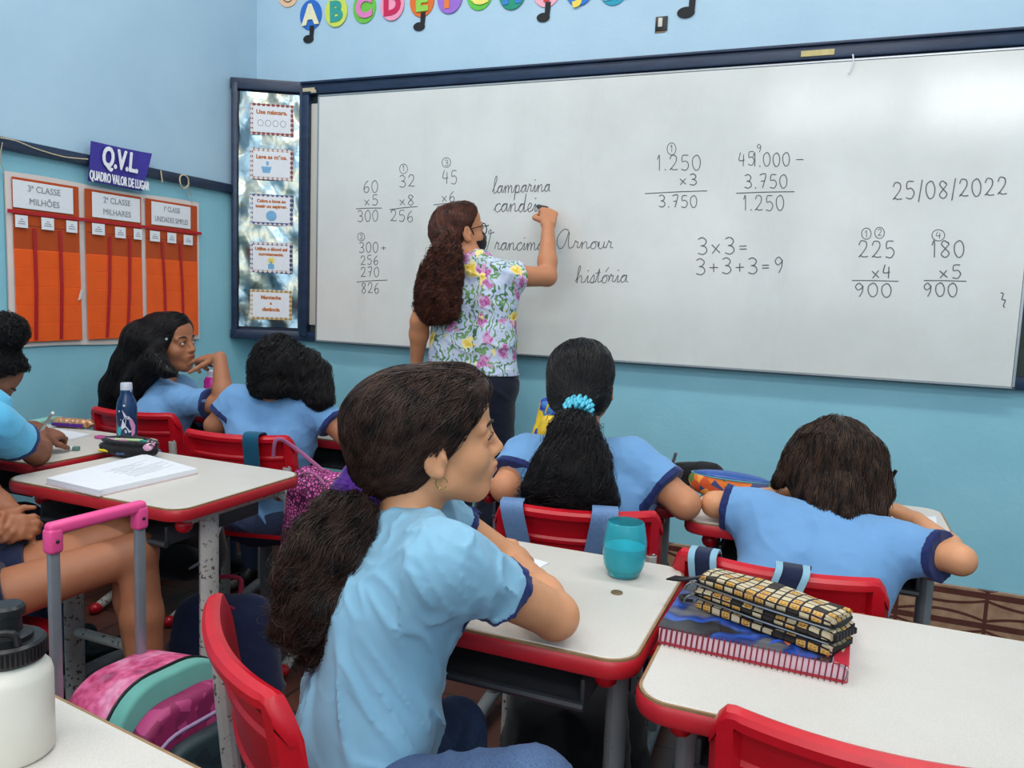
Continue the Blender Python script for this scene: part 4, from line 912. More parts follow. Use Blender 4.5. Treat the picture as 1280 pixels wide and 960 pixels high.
def cap_ops(S, H, grow=0.010, line=((.062, .066), (-.018, -.035)), back=0.0, puff=(0, 0, 0), front=.004):
    """hair on the skull: cranium swollen by grow, cut along a hairline through two (y, z) points of the head"""
    H.ell(S, (puff[0], -.014-back*.5+puff[1], .034+puff[2]), (.072+grow, .087+grow+back*.5, .072+grow*0.8), .01)
    if front: H.ell(S, (0, .030, .058), (.067, .0565+front, .056), .02)
    H.ell(S, (0, -.040-back*.5, -.010), (.060+grow*.6, .052+grow+back*.5, .062), .03)
    (y1, z1), (y2, z2) = line; n = unit((z1-z2, -(y1-y2))); f0 = H
    def cut(P): q = f0.loc(P); return ((q[:, 1]-y1)*n[0]+(q[:, 2]-z1)*n[1])*f0.s
    S.fn(cut, H.o, 0.30, 0.012, 'i')
# ------------------------------------------------------------------ people
def reach(u, v, p, L, far=False):
    """the point on the sight line (u, v) at distance L from p, else the nearest"""
    d = ray(u, v); q = CAM-np.asarray(p, float); a, b_, c = d@d, 2*q@d, q@q-L*L; D = b_*b_-4*a*c
    t = -b_/(2*a) if D < 0 else (-b_+(1 if far else -1)*math.sqrt(D))/(2*a); return CAM+d*t
def torso_ops(S, P, Nk, shR, shL, g=0.0, w=(.085, .085), r=(.088, .082, .080), k=0.04, belly=0.0):
    lat = unit(shR-shL); mid = (shR+shL)/2; ch = P+(Nk-P)*0.66; wa = P+(Nk-P)*0.32
    for sx in (-1, 1):
        S.cone(P+lat*sx*w[0]*.75, wa+lat*sx*w[0]*.62, r[0]+g, r[1]+g, k); S.cone(wa+lat*sx*w[0]*.62, ch+lat*sx*w[1]*.66, r[1]+g, r[2]+g, k)
        sh = shR if sx > 0 else shL
        S.cone(ch+lat*sx*w[1]*.8+(Nk-P)*.12, sh-lat*sx*.035+(P-sh)*.10, r[2]*.8+g, .052+g, k*1.3)
        S.cone(ch+lat*sx*w[1]*.66, sh-lat*sx*.030+(P-sh)*0.06, r[2]+g, .050+g, k*1.4); S.cone(sh-lat*sx*.02, Nk+lat*sx*.03-(Nk-P)*0.03, .040+g, .042+g, k)
    return lat
def sleeve_ops(sh, el, frac, r0, r1, amp, seed):
    e = sh+(el-sh)*frac; S = Sdf(); S.cone(sh, sh+(el-sh)*(frac+.12), r0*.94, r1, 0.02); S.disp = folds(amp, seed, 45); return S, e, unit(el-sh)
def person(nm, label, skin, H, Nk, P, shR, shL, arms, legs, shirt, trim, b=1.0, sleeve=0.62, face=True, hands=(), res=0.005, hem=None, fold=0.004, sl_r=(.052, .054), legm=None, legr=(.075, .052), tor=None, seed=1, shoes=None, shorts=None, tail=None, collar=True, g0=0.0, gaze=None, hairm=None, clothres=None, ffreq=26, armr=1.0):
    """arms: [(elbow, wrist)] right then left; legs: [(hip, knee, ankle)]; returns the body object"""
    tor = tor or {}; S = Sdf(); head_ops(S, H, face)
    torso_ops(S, P, Nk, shR, shL, -0.014+g0, **tor)
    S.cone(Nk-(Nk-P)*0.05, H.p(0, -.022, -.045), .046*b, .046*b, .02); S.cone(H.p(0, -.03, -.02), H.p(0, .02, -.05), .045*b, .035*b, .02)
    for (el, wr), sh in zip(arms, (shR, shL)):
        m = el+(wr-el)*0.3; q = b*armr; S.cone(sh, el, .040*q, .034*q, .015); S.cone(el, m, .034*q, .034*q, .012); S.cone(m, wr, .034*q, .0225*q, .015)
    for hd in hands: hand_ops(S, *hd)
    for (hp, kn, an) in legs:
        S.cone(hp, kn, legr[0]*b*.92, legr[1]*b*.92, .02); c = kn+(an-kn)*0.3; S.cone(kn, c, legr[1]*b*.86, legr[1]*b*.9, .015); S.cone(c, an, legr[1]*b*.9, .033*b, .02)
        fw = unit(V(*(kn-hp)[:2], 0)); S.cone(an-V(0, 0, .03), an+fw*.13-V(0, 0, .045), .032*b, .026*b, .02)
    Vt, F = S.mesh(res); body = np_mesh(nm, Vt, F, skin, None, head_colors(H, Vt)); tag(body, label, 'person')
    if gaze is not None: add_face(body, H, gaze, hairm)
    # shirt with its sleeves, and the navy bands
    T = Sdf(); lat = torso_ops(T, P, Nk, shR, shL, 0.004+g0, **tor); up = unit(Nk-P)
    hz = hem if hem is not None else 0.10
    bands = []
    for i, ((el, wr), sh) in enumerate(zip(arms, (shR, shL))):
        SL, e, dr = sleeve_ops(sh, el, sleeve, sl_r[0]*b, sl_r[1]*b, fold*0.7, seed+i)
        def f(Pp, SL=SL, e=e, dr=dr): return np.maximum(SL.ev(Pp), (Pp-e.astype(np.float32))@dr.astype(np.float32))
        T.fn(f, (sh+e)/2, np.linalg.norm(e-sh)*.6+.07*b, .045)
        def fb(Pp, e=e, dr=dr):
            a = (Pp-e.astype(np.float32))@dr.astype(np.float32); r_ = np.linalg.norm(Pp-e.astype(np.float32), axis=1); return np.maximum.reduce([T.ev(Pp)-.0020, np.abs(a+.007)-.0095, r_-.085*b])
        bands.append((fb, e))
    T.cone(Nk-up*.055, Nk-up*.035, .062*b, .060*b, .02); T.disp = folds(fold, seed+7, ffreq, tail); T.plane(P-up*hz, -up)
    cr = clothres or res
    Vt, F = T.mesh(cr); np_mesh('shirt', Vt, F, shirt, body)
    if trim is not None:
        for fb, e in bands: Q = Sdf(); Q.fn(fb, e, .085*b, .001); Vt, F = Q.mesh(min(cr, .004)); np_mesh('sleeve_band', Vt, F, trim, body)
    if legm is not None:
        for k, (hp, kn, an) in enumerate(legs):
            Q = Sdf(); end = an if shorts is None else hp+(kn-hp)*shorts
            Q.ell(P-up*.02, (.11*b, .11*b, .09*b), None, .03); Q.cone(P-lat*tor.get('w', (.085,))[0]*.78-up*.01, P+lat*tor.get('w', (.085,))[0]*.78-up*.01, tor.get('r', (.088,))[0]-.002, tor.get('r', (.088,))[0]-.002, .03)
            if shorts is None: c = kn+(an-kn)*.3; Q.cone(hp, kn, legr[0]*b*1.08, legr[1]*b*1.12, .03); Q.cone(kn, c, legr[1]*b*1.12, legr[1]*b*1.1, .02); Q.cone(c, an, legr[1]*b*1.1, .045*b, .02)
            else: Q.cone(hp, end+(kn-hp)*.15, legr[0]*b*1.1, legr[0]*b*1.02, .03); Q.plane(end, kn-hp)
            Q.disp = folds(.004, seed+20+k, 30); Vt, F = Q.mesh(max(cr, .006)); np_mesh('trouser_leg' if shorts is None else 'shorts_leg', Vt, F, legm, body)
    if shoes is not None:
        for (hp, kn, an) in legs:
            fw = unit(V(*(kn-hp)[:2], 0)); Q = Sdf(); z = V(0, 0, 1); Q.cone(an-z*.045-fw*.03, an-z*.055+fw*.15, .042*b, .036*b, .02); Q.cone(an-z*.01, an-z*.04+fw*.03, .042*b, .04*b, .02); Q.plane(an-z*.078, -z)
            Vt, F = Q.mesh(.006); np_mesh('shoe', Vt, F, shoes, body)
    return body
SK1 = mat_skin('light_brown_skin', rgb(220, 156, 114), None); SK2 = mat_skin('brown_skin', rgb(172, 112, 80), None); SK3 = mat_skin('warm_tan_skin', rgb(204, 138, 100), None); SK4 = mat_skin('deep_brown_skin', rgb(140, 90, 68), None)
HB = mat_hair('dark_brown_hair', rgb(29, 21, 19), rgb(74, 52, 43), 0.38, 60, (.5, .5, .5)); HK = mat_hair('black_hair', rgb(20, 18, 20), rgb(36, 32, 33), 0.36); HR = mat_hair('auburn_curls', rgb(50, 26, 20), rgb(104, 56, 40)); HBR = mat_hair('brown_bob_hair', rgb(24, 17, 15), rgb(82, 57, 43), 0.34, 75, (1, 1, .16))
Z = V(0, 0, 1)
# ---------------------------------------------------------------- the girl leaning on the desk in front
H = Head((1.850, -2.322, 1.060), 35, 6, -5, 0.95)
Nk = at(506, 648, 1.205); P = at(438, 985, 1.175)
elR = at_z(694, 770, .805); shR = reach(562, 704, elR, .235); wrR = reach(640, 700, elR, .20, True)
rt = unit(V(.62, -.78, 0)); shL = shR-rt*.275+Z*.01
elL = shL+V(.13, .12, -.17); elL[2] = .81; wrL = wrR+V(-.03, .02, -.035)
kR = reach(664, 1000, P, .37); kL = reach(570, 912, P+V(0, .05, 0), .36, True); fwd = unit(V(.62, .78, 0))
girl = person('person', 'girl with a purple scrunchie and low ponytail, in profile, nearest the camera', SK1, H, Nk, P, shR, shL, [(elR, wrR), (elL, wrL)],
    [(P+rt*.08, kR, V(kR[0]+.05, kR[1]+.03, .10)), (P-rt*.08, kL, V(kL[0]+.03, kL[1]+.06, .10))], MT['shirt2'], MT['trim'], 1.0, .50,
    hands=[(wrR, wrR-elR+V(-.02, .05, 0), V(.1, .1, 1), 1, .145, (28, 30, 20), 30), (wrL, V(.5, .2, -.05), Z, -1, .145, (25, 30, 20), 30)], res=.0032, fold=.010, tor=dict(w=(.088, .085), r=(.092, .084, .080)), legm=MT['jeans2'], shoes=MT['black'], seed=5, hem=.10, gaze=(.1, 1, .1), hairm=HB, clothres=.0042, tail=V(.31, .39, -.85), ffreq=32, sl_r=(.048, .050))
S = Sdf(); cap_ops(S, H, .013, ((.078, .058), (.004, -.020)), .030, front=.012)
tie = at(448, 614, 1.20); S.cone(H.p(0, -.07, -.03), tie, .052, .020, .03)
S.disp = (lambda w1, w2: (lambda Pp: .0022*w1(Pp)+.0012*w2(Pp)))(waves(3, 120, 5, tie-H.o), waves(4, 300, 4, tie-H.o))
hair_object('hair', S, .004, HB, girl, [(lambda v: np.ones(len(v), bool), 5200, toward(tie), 20, .010, .0007, dict(off=(.000, .005), jitter=.18))], 11)
pc = [tie, at(434, 645, 1.175), at(420, 695, 1.155), at(408, 755, 1.145), at(402, 812, 1.14)]
S = Sdf(); S.chain(pc, [.022, .032, .042, .040, .020], .03); S.cone(at(390, 680, 1.15), at(374, 775, 1.15), .030, .024, .03); S.cone(at(442, 690, 1.16), at(426, 780, 1.15), .024, .018, .03)
S.disp = (lambda w1, w2: (lambda Pp: .009*w1(Pp)+.004*w2(Pp)))(waves(8, 80, 5, V(.1, 0, 1)), waves(9, 150, 4))
hair_object('ponytail', S, .005, HB, girl, [(None, 6500, along(pc), 18, .010, .00065, dict(off=(.0, .006), curl=.010, wl=.095, jitter=.16, stop=(pc[-1], pc[-1]-pc[-2]))), (None, 900, along(pc), 16, .010, .0005, dict(off=(.004, .010), curl=.013, wl=.065, jitter=.45, free=.3, stop=(pc[-1], pc[-1]-pc[-2])))], 12)
S = Sdf(); ax = unit(pc[1]-H.p(0, -.07, -.03)); S.cone(tie-ax*.016, tie+ax*.012, .040, .038, .01); S.disp = (lambda w: (lambda Pp: .003*w(Pp)))(waves(5, 330, 4)); Vt, F = S.mesh(.003); np_mesh('scrunchie', Vt, F, MT['purple'], girl)
b = B(); ec = H.p(.0785, -.004, -.050); b.tube([ec+(H.f*math.cos(k*PI/9)+H.u*math.sin(k*PI/9))*.0085 for k in range(17)], .0009, 6); b.build('hoop_earring', M('gold', rgb(200, 160, 80), .25, .05, 50, metal=1.0), girl)
# ---------------------------------------------------------------- the girl with the low ponytail and turquoise scrunchie
H = Head(at(727, 480, 2.05), 96, -4, 2, 1.0); Nk = at(727, 562, 2.0); P = V(1.875, -1.545, .50)
shR = at(793, 576, 1.96); shL = at(655, 570, 2.06); elR = at_z(856, 630, .80); wrR = V(1.93, -1.20, .80); elL = at(632, 610, 1.98); elL[2] = .80; wrL = V(1.72, -1.16, .80)
g7 = person('person', 'girl seen from behind with a low black ponytail and turquoise scrunchie', SK3, H, Nk, P, shR, shL, [(elR, wrR), (elL, wrL)],
    [(P+V(.08, 0, 0), P+V(.09, .36, .0), V(1.96, -1.15, .10)), (P-V(.08, 0, 0), P+V(-.09, .36, 0), V(1.78, -1.15, .10))], MT['shirt'], MT['trim'], 1.08, .66, face=True,
    hands=[(wrR, V(-.6, .5, 0), Z, 1, .15, (30, 35, 20), 30), (wrL, V(.5, .5, 0), Z, -1, .15, (25, 30, 20), 30)], res=.006, fold=.004, legm=MT['jeans'], shoes=MT['black'], seed=31, gaze=(0, 1, 0), hairm=HK, tor=dict(w=(.095, .095), r=(.098, .092, .088)), sl_r=(.054, .058))
S = Sdf(); cap_ops(S, H, .012, ((.070, .066), (.010, -.050)), .01); tie = at(723, 511, 1.905); S.cone(H.p(0, -.07, -.02), tie, .06, .014, .03); H.ell(S, (0, -.03, -.03), (.078, .06, .06), .02)
S.disp = (lambda w1: (lambda Pp: .002*w1(Pp)))(waves(13, 150, 5, Z))
hair_object('hair', S, .005, HK, g7, [(None, 3000, toward(tie), 16, .011, .0009, dict(off=(.0, .004), jitter=.2))], 21)
pc = [tie, at(718, 540, 1.885), at(716, 575, 1.87), at(713, 598, 1.86), at(706, 612, 1.855)]
S = Sdf(); S.chain(pc, [.012, .044, .058, .062, .046], .03); S.cone(at(735, 592, 1.86), at(764, 626, 1.86), .034, .012, .03); S.cone(at(690, 580, 1.87), at(670, 614, 1.86), .036, .030, .03); S.cone(at(735, 575, 1.87), at(744, 610, 1.86), .036, .028, .03)
S.disp = (lambda w1, w2: (lambda Pp: .006*w1(Pp)+.003*w2(Pp)))(waves(18, 60, 5, Z), waves(19, 150, 4, Z))
hair_object('ponytail', S, .006, HK, g7, [(None, 4200, along(pc), 14, .011, .0009, dict(off=(.0, .010), curl=.006, wl=.08, jitter=.3, stop=(at(706, 628, 1.855), pc[-1]-pc[-3]))), (None, 400, along(pc), 10, .011, .0007, dict(off=(.005, .016), curl=.009, wl=.06, jitter=.8, free=.5, stop=(at(706, 632, 1.855), pc[-1]-pc[-3])))], 22)
b = B(); turq = M('turquoise_coil', rgb(92, 200, 224), .35, .05, 60); axd = unit(pc[1]-H.p(0, -.07, -.02)); e1 = unit(np.cross(axd, Z)); e2 = np.cross(axd, e1)
pts = []
for k in range(240):
    a = k/240*2*PI*3; rr = .027; cc = tie+axd*(-.015+.032*k/240); th = k/240*2*PI*40; pts.append(cc+(e1*math.cos(a)+e2*math.sin(a))*(rr+.0085*math.cos(th))+axd*.0085*math.sin(th))
b.tube(pts, .0042, 6); b.build('coil_scrunchie', turq, g7)
# ---------------------------------------------------------------- the girl with the bobbed brown hair
H = Head(at(1046, 583, 1.93), 80, -30, 4, 0.98); Nk = at(1048, 650, 1.83); P = V(2.335, -1.70, .50)
shR = at(1128, 684, 1.74); shL = at(938, 640, 1.86); elR = at(1200, 700, 1.63); wrR = V(2.62, -1.33, .79); elL = at(893, 640, 1.90); elL[2] = .80; wrL = V(2.38, -1.22, .80)
g8 = person('person', 'girl seen from behind with chin length brown bobbed hair bending over her desk', SK1, H, Nk, P, shR, shL, [(elR, wrR), (elL, wrL)],
    [(P+V(.08, 0, 0), P+V(.10, .36, .0), V(2.44, -1.28, .10)), (P-V(.08, 0, 0), P+V(-.08, .36, 0), V(2.26, -1.28, .10))], MT['shirt'], MT['trim'], 1.04, .72, face=True,
    hands=[(wrR, V(-.5, .5, .1), Z, 1, .145, (35, 40, 25), 40), (wrL, V(.6, .4, 0), Z, -1, .145, (20, 25, 15), 30)], res=.006, fold=.004, legm=MT['jeans'], shoes=MT['black'], seed=41, gaze=(0, 1, -.2), hairm=HB, tor=dict(w=(.095, .1), r=(.092, .09, .088)), sl_r=(.052, .054), armr=.86)
S = Sdf(); cap_ops(S, H, .016, ((.070, .060), (.040, -.040)), .005)
for k in range(7):
    a = (-1+2*k/6); p0 = H.p(.072*math.sin(a*1.35), -.012-.080*math.cos(a*1.35), .02); ln = .118+.030*a-.03*a*a; S.cone(p0, p0+V(.02, -.034, -ln), .036, .022, .03)
S.cone(at(1085, 595, 1.84), at(1096, 636, 1.81), .034, .016, .03); S.cone(at(1088, 585, 1.86), at(1106, 616, 1.84), .026, .012, .03); S.cone(at(1002, 574, 1.92), at(974, 600, 1.91), .026, .012, .03); S.cone(at(1060, 620, 1.82), at(1078, 648, 1.79), .03, .010, .03); S.cone(at(1050, 610, 1.83), at(1056, 640, 1.79), .04, .020, .03); S.cone(at(1000, 580, 1.90), at(1004, 618, 1.86), .034, .018, .03); S.cone(at(1025, 605, 1.86), at(1030, 640, 1.815), .036, .020, .03)
S.disp = (lambda w1, w2: (lambda Pp: .004*w1(Pp)+.002*w2(Pp)))(waves(23, 90, 5, Z), waves(24, 220, 4, Z)); top = H.p(.0, -.005, .12)
def bobflow(Pp, top=top.astype(np.float32)): v = Pp-top; v[:, 2] -= .05; return v/np.maximum(np.linalg.norm(v, axis=1), 1e-5)[:, None]+np.array([0, 0, -.7], np.float32)
hair_object('hair', S, .005, HBR, g8, [(None, 5200, bobflow, 15, .011, .0009, dict(off=(.0, .006), curl=.004, wl=.12, jitter=.2, free=.15)), (lambda v: v[:, 2] < at(1040, 612, 1.83)[2], 1100, lambda Pp: np.tile(np.array([[.05, -.25, -1]], np.float32), (len(Pp), 1)), 7, .010, .0009, dict(off=(.0, .006), jitter=.25, free=.8))], 31)
# ---------------------------------------------------------------- the long haired girl by the left wall
H = Head((-.003, -1.001, 1.045), 7, 3, -4, 1.013); Nk = at(203, 482, 3.08); P = V(.03, -1.09, .50)
shR = at(226, 500, 2.98); shL = shR+V(-.20, .20, .01); elR = at(280, 508, 2.93); wrR = reach(275, 447, elR, .20, True); elL = shL+V(.12, .12, -.2); wrL = V(.155, -.98, .85)
tip = H.p(.030, .100, -.058)
g3 = person('person', 'girl with long loose black hair resting her chin on her hand by the left wall', SK2, H, Nk, P, shR, shL, [(elR, wrR), (elL, wrL)],
    [(P+V(.05, -.07, 0), P+V(.16, .30, .02), V(.20, -.75, .10)), (P-V(.06, -.05, 0), P+V(-.02, .34, .02), V(.02, -.72, .10))], MT['shirt'], MT['trim'], 1.06, .70, face=True,
    hands=[(wrR, tip-wrR, V(.3, -.2, 1), -1, .155, [(10, 15, 10), (30, 50, 30), (45, 60, 40), (50, 60, 40)], 10), (wrL, V(.3, .5, .2), V(-.5, .2, .5), -1, .15, (40, 45, 30), 40)], res=.0042, fold=.004, legm=MT['jeans'], shoes=MT['black'], seed=51, gaze=(-.55, 1, .35), hairm=HK, tor=dict(w=(.09, .09), r=(.095, .09, .088)), sl_r=(.050, .054))
S = Sdf(); cap_ops(S, H, .010, ((.074, .066), (.030, -.030)), .01, front=.008)
pc = [H.p(0, -.06, .03), at(178, 425, 3.05), at(165, 455, 3.06), at(148, 485, 3.08), at(137, 515, 3.10)]
S.chain(pc, [.070, .066, .064, .058, .040], .03); pc2 = [H.p(.060, .0, .02), at(196, 450, 2.97), at(208, 463, 2.95), at(220, 467, 2.94)]; S.chain(pc2, [.022, .026, .018, .006], .03); S.cone(at(190, 455, 2.98), at(160, 490, 3.02), .045, .04, .03)
S.disp = (lambda w1, w2: (lambda Pp: .003*w1(Pp)+.0015*w2(Pp)))(waves(33, 80, 5, Z), waves(34, 200, 4, Z))
fl = along(pc)
hair_object('hair', S, .0055, HK, g3, [(None, 4200, lambda Pp: fl(Pp)+np.array([0, 0, -.2], np.float32), 16, .014, .0011, dict(off=(.0, .005), jitter=.2))], 41)
b = B(); c = H.p(.072, .030, .030); b.ball(c, .010, 2); b.ball(c+H.f*.012-H.u*.008, .007, 2); b.build('hair_clip', M('pearly_clip', rgb(150, 190, 190), .25, .1, 60), g3)
# ---------------------------------------------------------------- the hunched girl with wavy black hair
H = Head(at(358, 470, 2.72), 62, -32, 0, 0.98); Nk = at(345, 505, 2.70); P = V(.625, -1.225, .50)
shR = at(392, 508, 2.66); shL = at(294, 500, 2.76); elR = at(432, 545, 2.63); wrR = V(.92, -.98, .80); elL = at(268, 532, 2.75); wrL = V(.55, -.92, .80)
g4 = person('person', 'girl with wavy black hair hunched over her desk left of the teacher', SK2, H, Nk, P, shR, shL, [(elR, wrR), (elL, wrL)],
    [(P+V(.08, 0, 0), P+V(.10, .36, .0), V(.74, -.80, .10)), (P-V(.08, 0, 0), P+V(-.08, .36, 0), V(.54, -.80, .10))], MT['shirt'], MT['trim'], 1.0, .62, face=True,
    hands=[(wrR, V(-.2, .5, 0), Z, 1, .145, (30, 35, 20), 30), (wrL, V(.4, .5, 0), Z, -1, .145, (25, 30, 20), 30)], res=.006, fold=.005, legm=MT['jeans'], shoes=MT['black'], seed=61, gaze=(0, 1, -.2), hairm=HK, sl_r=(.052, .056), tor=dict(w=(.085, .09), r=(.09, .085, .085)))
S = Sdf(); cap_ops(S, H, .018, ((.070, .060), (.055, -.050)), .015)
for (a, bb, r0, r1) in ((at(345, 465, 2.68), at(328, 478, 2.66), .055, .034), (at(380, 460, 2.66), at(398, 495, 2.62), .050, .032), (at(365, 460, 2.64), at(372, 482, 2.62), .055, .032), (at(350, 478, 2.64), at(345, 482, 2.62), .05, .030), (at(395, 465, 2.70), at(404, 500, 2.66), .038, .022)): S.cone(a, bb, r0, r1, .03)
S.disp = (lambda w1, w2: (lambda Pp: .007*w1(Pp)+.003*w2(Pp)))(waves(43, 60, 5), waves(44, 150, 4)); top4 = H.p(0, -.01, .12).astype(np.float32)
def f4(Pp): v = Pp-top4; return v/np.maximum(np.linalg.norm(v, axis=1), 1e-5)[:, None]+np.array([0.1, 0, -.8], np.float32)
hair_object('hair', S, .006, HK, g4, [(None, 4200, f4, 14, .011, .0011, dict(off=(.0, .012), curl=.009, wl=.055, jitter=.35))], 51)
# ---------------------------------------------------------------- the teacher writing on the whiteboard
H = Head((.985, -.47, 1.527), 55, 10, 2, 1.04); Nk = at_y(593, 322, -.48); P = at_y(590, 476, -.50)
shR = at_y(632, 345, -.47); shL = at_y(540, 350, -.54); elR = at_y(684, 346, -.32); wrR = reach(685, 282, elR, .24, True); wrR[1] = min(wrR[1], -.13); elL = at_y(525, 402, -.58); wrL = at_y(521, 452, -.50)
ht = at_y(687, 262, -.095)
def mat_floral():
    t = NT('floral_blouse'); t.set(Roughness=0.8)
    w = t.noise(30, 3.0); base = t.ramp(w.outputs[0], [(0.3, rgb(186, 198, 226)), (0.7, rgb(212, 218, 236))])
    def layer(scale, off, thr, stops, prev, rnd=1.0, feat='F1'):
        mp = t.n('ShaderNodeMapping', Location=(off, off*.7, off*1.3)); nn = t.noise(34, 2.0); t.l(t.co(), mp.inputs[0])
        ad = t.n('ShaderNodeMixRGB'); ad.blend_type = 'LINEAR_LIGHT'; ad.inputs[0].default_value = 0.035; t.l(mp.outputs[0], ad.inputs[1]); t.l(nn.outputs['Color'], ad.inputs[2])
        v = t.n('ShaderNodeTexVoronoi', Scale=scale, Randomness=rnd); t.l(ad.outputs[0], v.inputs['Vector']); dd = v.outputs['Distance']
        return t.mix(t.math('LESS_THAN', dd, thr), prev, t.ramp(dd, stops, 'CONSTANT'))
    wv = t.n('ShaderNodeTexWave', Scale=10.0, Distortion=16.0, Detail=2.0); wv.inputs['Detail Scale'].default_value = 2.2; t.l(t.co(), wv.inputs['Vector'])
    n3 = t.noise(16, 2.0); leaf = t.math('MULTIPLY', t.math('GREATER_THAN', wv.outputs[0], 0.66), t.math('GREATER_THAN', n3.outputs[0], 0.42))
    c = t.mix(leaf, base, t.ramp(w.outputs[0], [(0.35, rgb(58, 104, 70)), (0.6, rgb(126, 168, 110))]))
    c = layer(13.0, 3.1, 0.34, [(0.0, rgb(150, 70, 130)), (0.10, rgb(206, 130, 180)), (0.17, rgb(170, 84, 150)), (0.24, rgb(214, 150, 196))], c)
    c = layer(11.5, 0.4, 0.33, [(0.0, rgb(200, 120, 40)), (0.07, rgb(240, 200, 70)), (0.20, rgb(246, 226, 150))], c); t.col(c); return t.m
MT['floral'] = mat_floral(); trous = mat_cloth('navy_trousers', rgb(22, 26, 42), .15)
tea = person('person', 'teacher in a floral blouse and dark trousers writing on the whiteboard with a marker', SK3, H, Nk, P, shR, shL, [(elR, wrR), (elL, wrL)],
    [(P+V(.075, .0, -.04), V(1.175, -.46, .49), V(1.165, -.50, .10)), (P-V(.075, 0, .04), V(1.02, -.50, .49), V(1.005, -.54, .10))], MT['floral'], None, 1.14, .34, face=True,
    hands=[(wrR, ht-wrR+V(0, 0, .05), V(.45, -.85, .1), -1, .185, [(45, 70, 40), (50, 75, 45), (55, 75, 45), (60, 75, 45)], 95), (wrL, V(-.02, .03, -1), V(-1, -.3, 0), 1, .17, (20, 30, 20), 20)], res=.0045, fold=.006, legm=trous, shoes=MT['black'], seed=71, gaze=(0, 1, 0), hairm=HR, tor=dict(w=(.115, .12), r=(.105, .092, .086)), sl_r=(.050, .058), legr=(.088, .060), hem=-.025)
S = Sdf(); cap_ops(S, H, .008, ((.060, .070), (-.012, -.020)), .005); tie = at_y(561, 300, -.585); S.cone(H.p(0, -.07, 0), tie, .055, .028, .03)
S.disp = (lambda w1: (lambda Pp: .0015*w1(Pp)))(waves(53, 160, 5, tie-H.o))
hair_object('hair', S, .005, HR, tea, [(None, 2600, toward(tie), 14, .011, .0011, dict(off=(.0, .003), jitter=.15))], 61)
pc = [tie, at_y(557, 322, -.63), at_y(552, 345, -.645), at_y(547, 368, -.65), at_y(546, 386, -.65)]
S = Sdf(); S.chain(pc, [.030, .052, .060, .066, .056], .03); S.cone(at_y(540, 340, -.645), at_y(533, 382, -.65), .036, .034, .03); S.cone(at_y(560, 345, -.645), at_y(562, 386, -.65), .034, .030, .03)
S.disp = (lambda w1, w2, w3: (lambda Pp: .006*w1(Pp)+.009*np.abs(w2(Pp))+.004*w3(Pp)))(waves(58, 85, 5), waves(59, 190, 5), waves(60, 420, 4))
hair_object('ponytail', S, .0045, HR, tea, [(None, 4200, along(pc), 12, .009, .0014, dict(off=(.002, .012), curl=.010, wl=.034, jitter=.25, stop=(at_y(546, 398, -.65), -Z)))], 62)
b = B(); b.tube(catmull([H.p(.076, .0, .004), H.p(.074, .05, .010), H.p(.066, .085, .010), H.p(.060, .098, .012)], 5), .0022, 6)
for sx in (-1, 1): b.tube([H.p(sx*.033+.026*math.cos(k*PI/9), .100-.012*abs(sx*.033+.026*math.cos(k*PI/9))/.06, .002+.020*math.sin(k*PI/9)) for k in range(19)], .0022, 6)
b.tube([H.p(-.008, .106, .006), H.p(.008, .106, .006)], .0022, 6); b.tube(catmull([H.p(-.076, .0, .004), H.p(-.074, .05, .010), H.p(-.060, .098, .012)], 5), .0022, 6); b.build('glasses', MT['black'], tea)
S = Sdf(); H.ell(S, (0, .040, -.048), (.061, .068, .052), .01); H.cone(S, (0, .092, -.024), (0, .104, -.03), .014, .012, .02); 
def mcut(Pp, H=H): q = H.loc(Pp); return np.maximum.reduce([q[:, 2]+.012-.16*np.abs(q[:, 0])*0, .020-q[:, 1], -.118-q[:, 2]])*H.s
S.fn(mcut, H.o, .3, .006, 'i'); Vt, F = S.mesh(.004); mk = np_mesh('face_mask', Vt, F, MT['blackcloth'], tea)
b = B()
for sx in (-1, 1): b.tube(catmull([H.p(sx*.058, .030, -.020), H.p(sx*.074, .008, .012), H.p(sx*.078, -.018, .016), H.p(sx*.078, -.026, -.012), H.p(sx*.066, -.002, -.050), H.p(sx*.058, .025, -.070)], 5), .0022, 6)
b.build('mask_strap', MT['blackcloth'], mk)
mp0 = at_y(671, 257.5, -.0605); t = thing('marker_pen', 'black whiteboard marker held in the teacher\'s raised hand', 'marker', (0, 0, 0))
d = unit(ht+V(.0, -.045, .0)-mp0); b = B(); b.tube([mp0+d*.016, mp0+d*.02, mp0+d*.115], [.0085, .0095, .0095], 14); b.build('barrel', MT['black'], t); b = B(); b.tube([mp0, mp0+d*.006, mp0+d*.018], [.003, .006, .0085], 10); b.build('tip', MT['inkblk'], t)
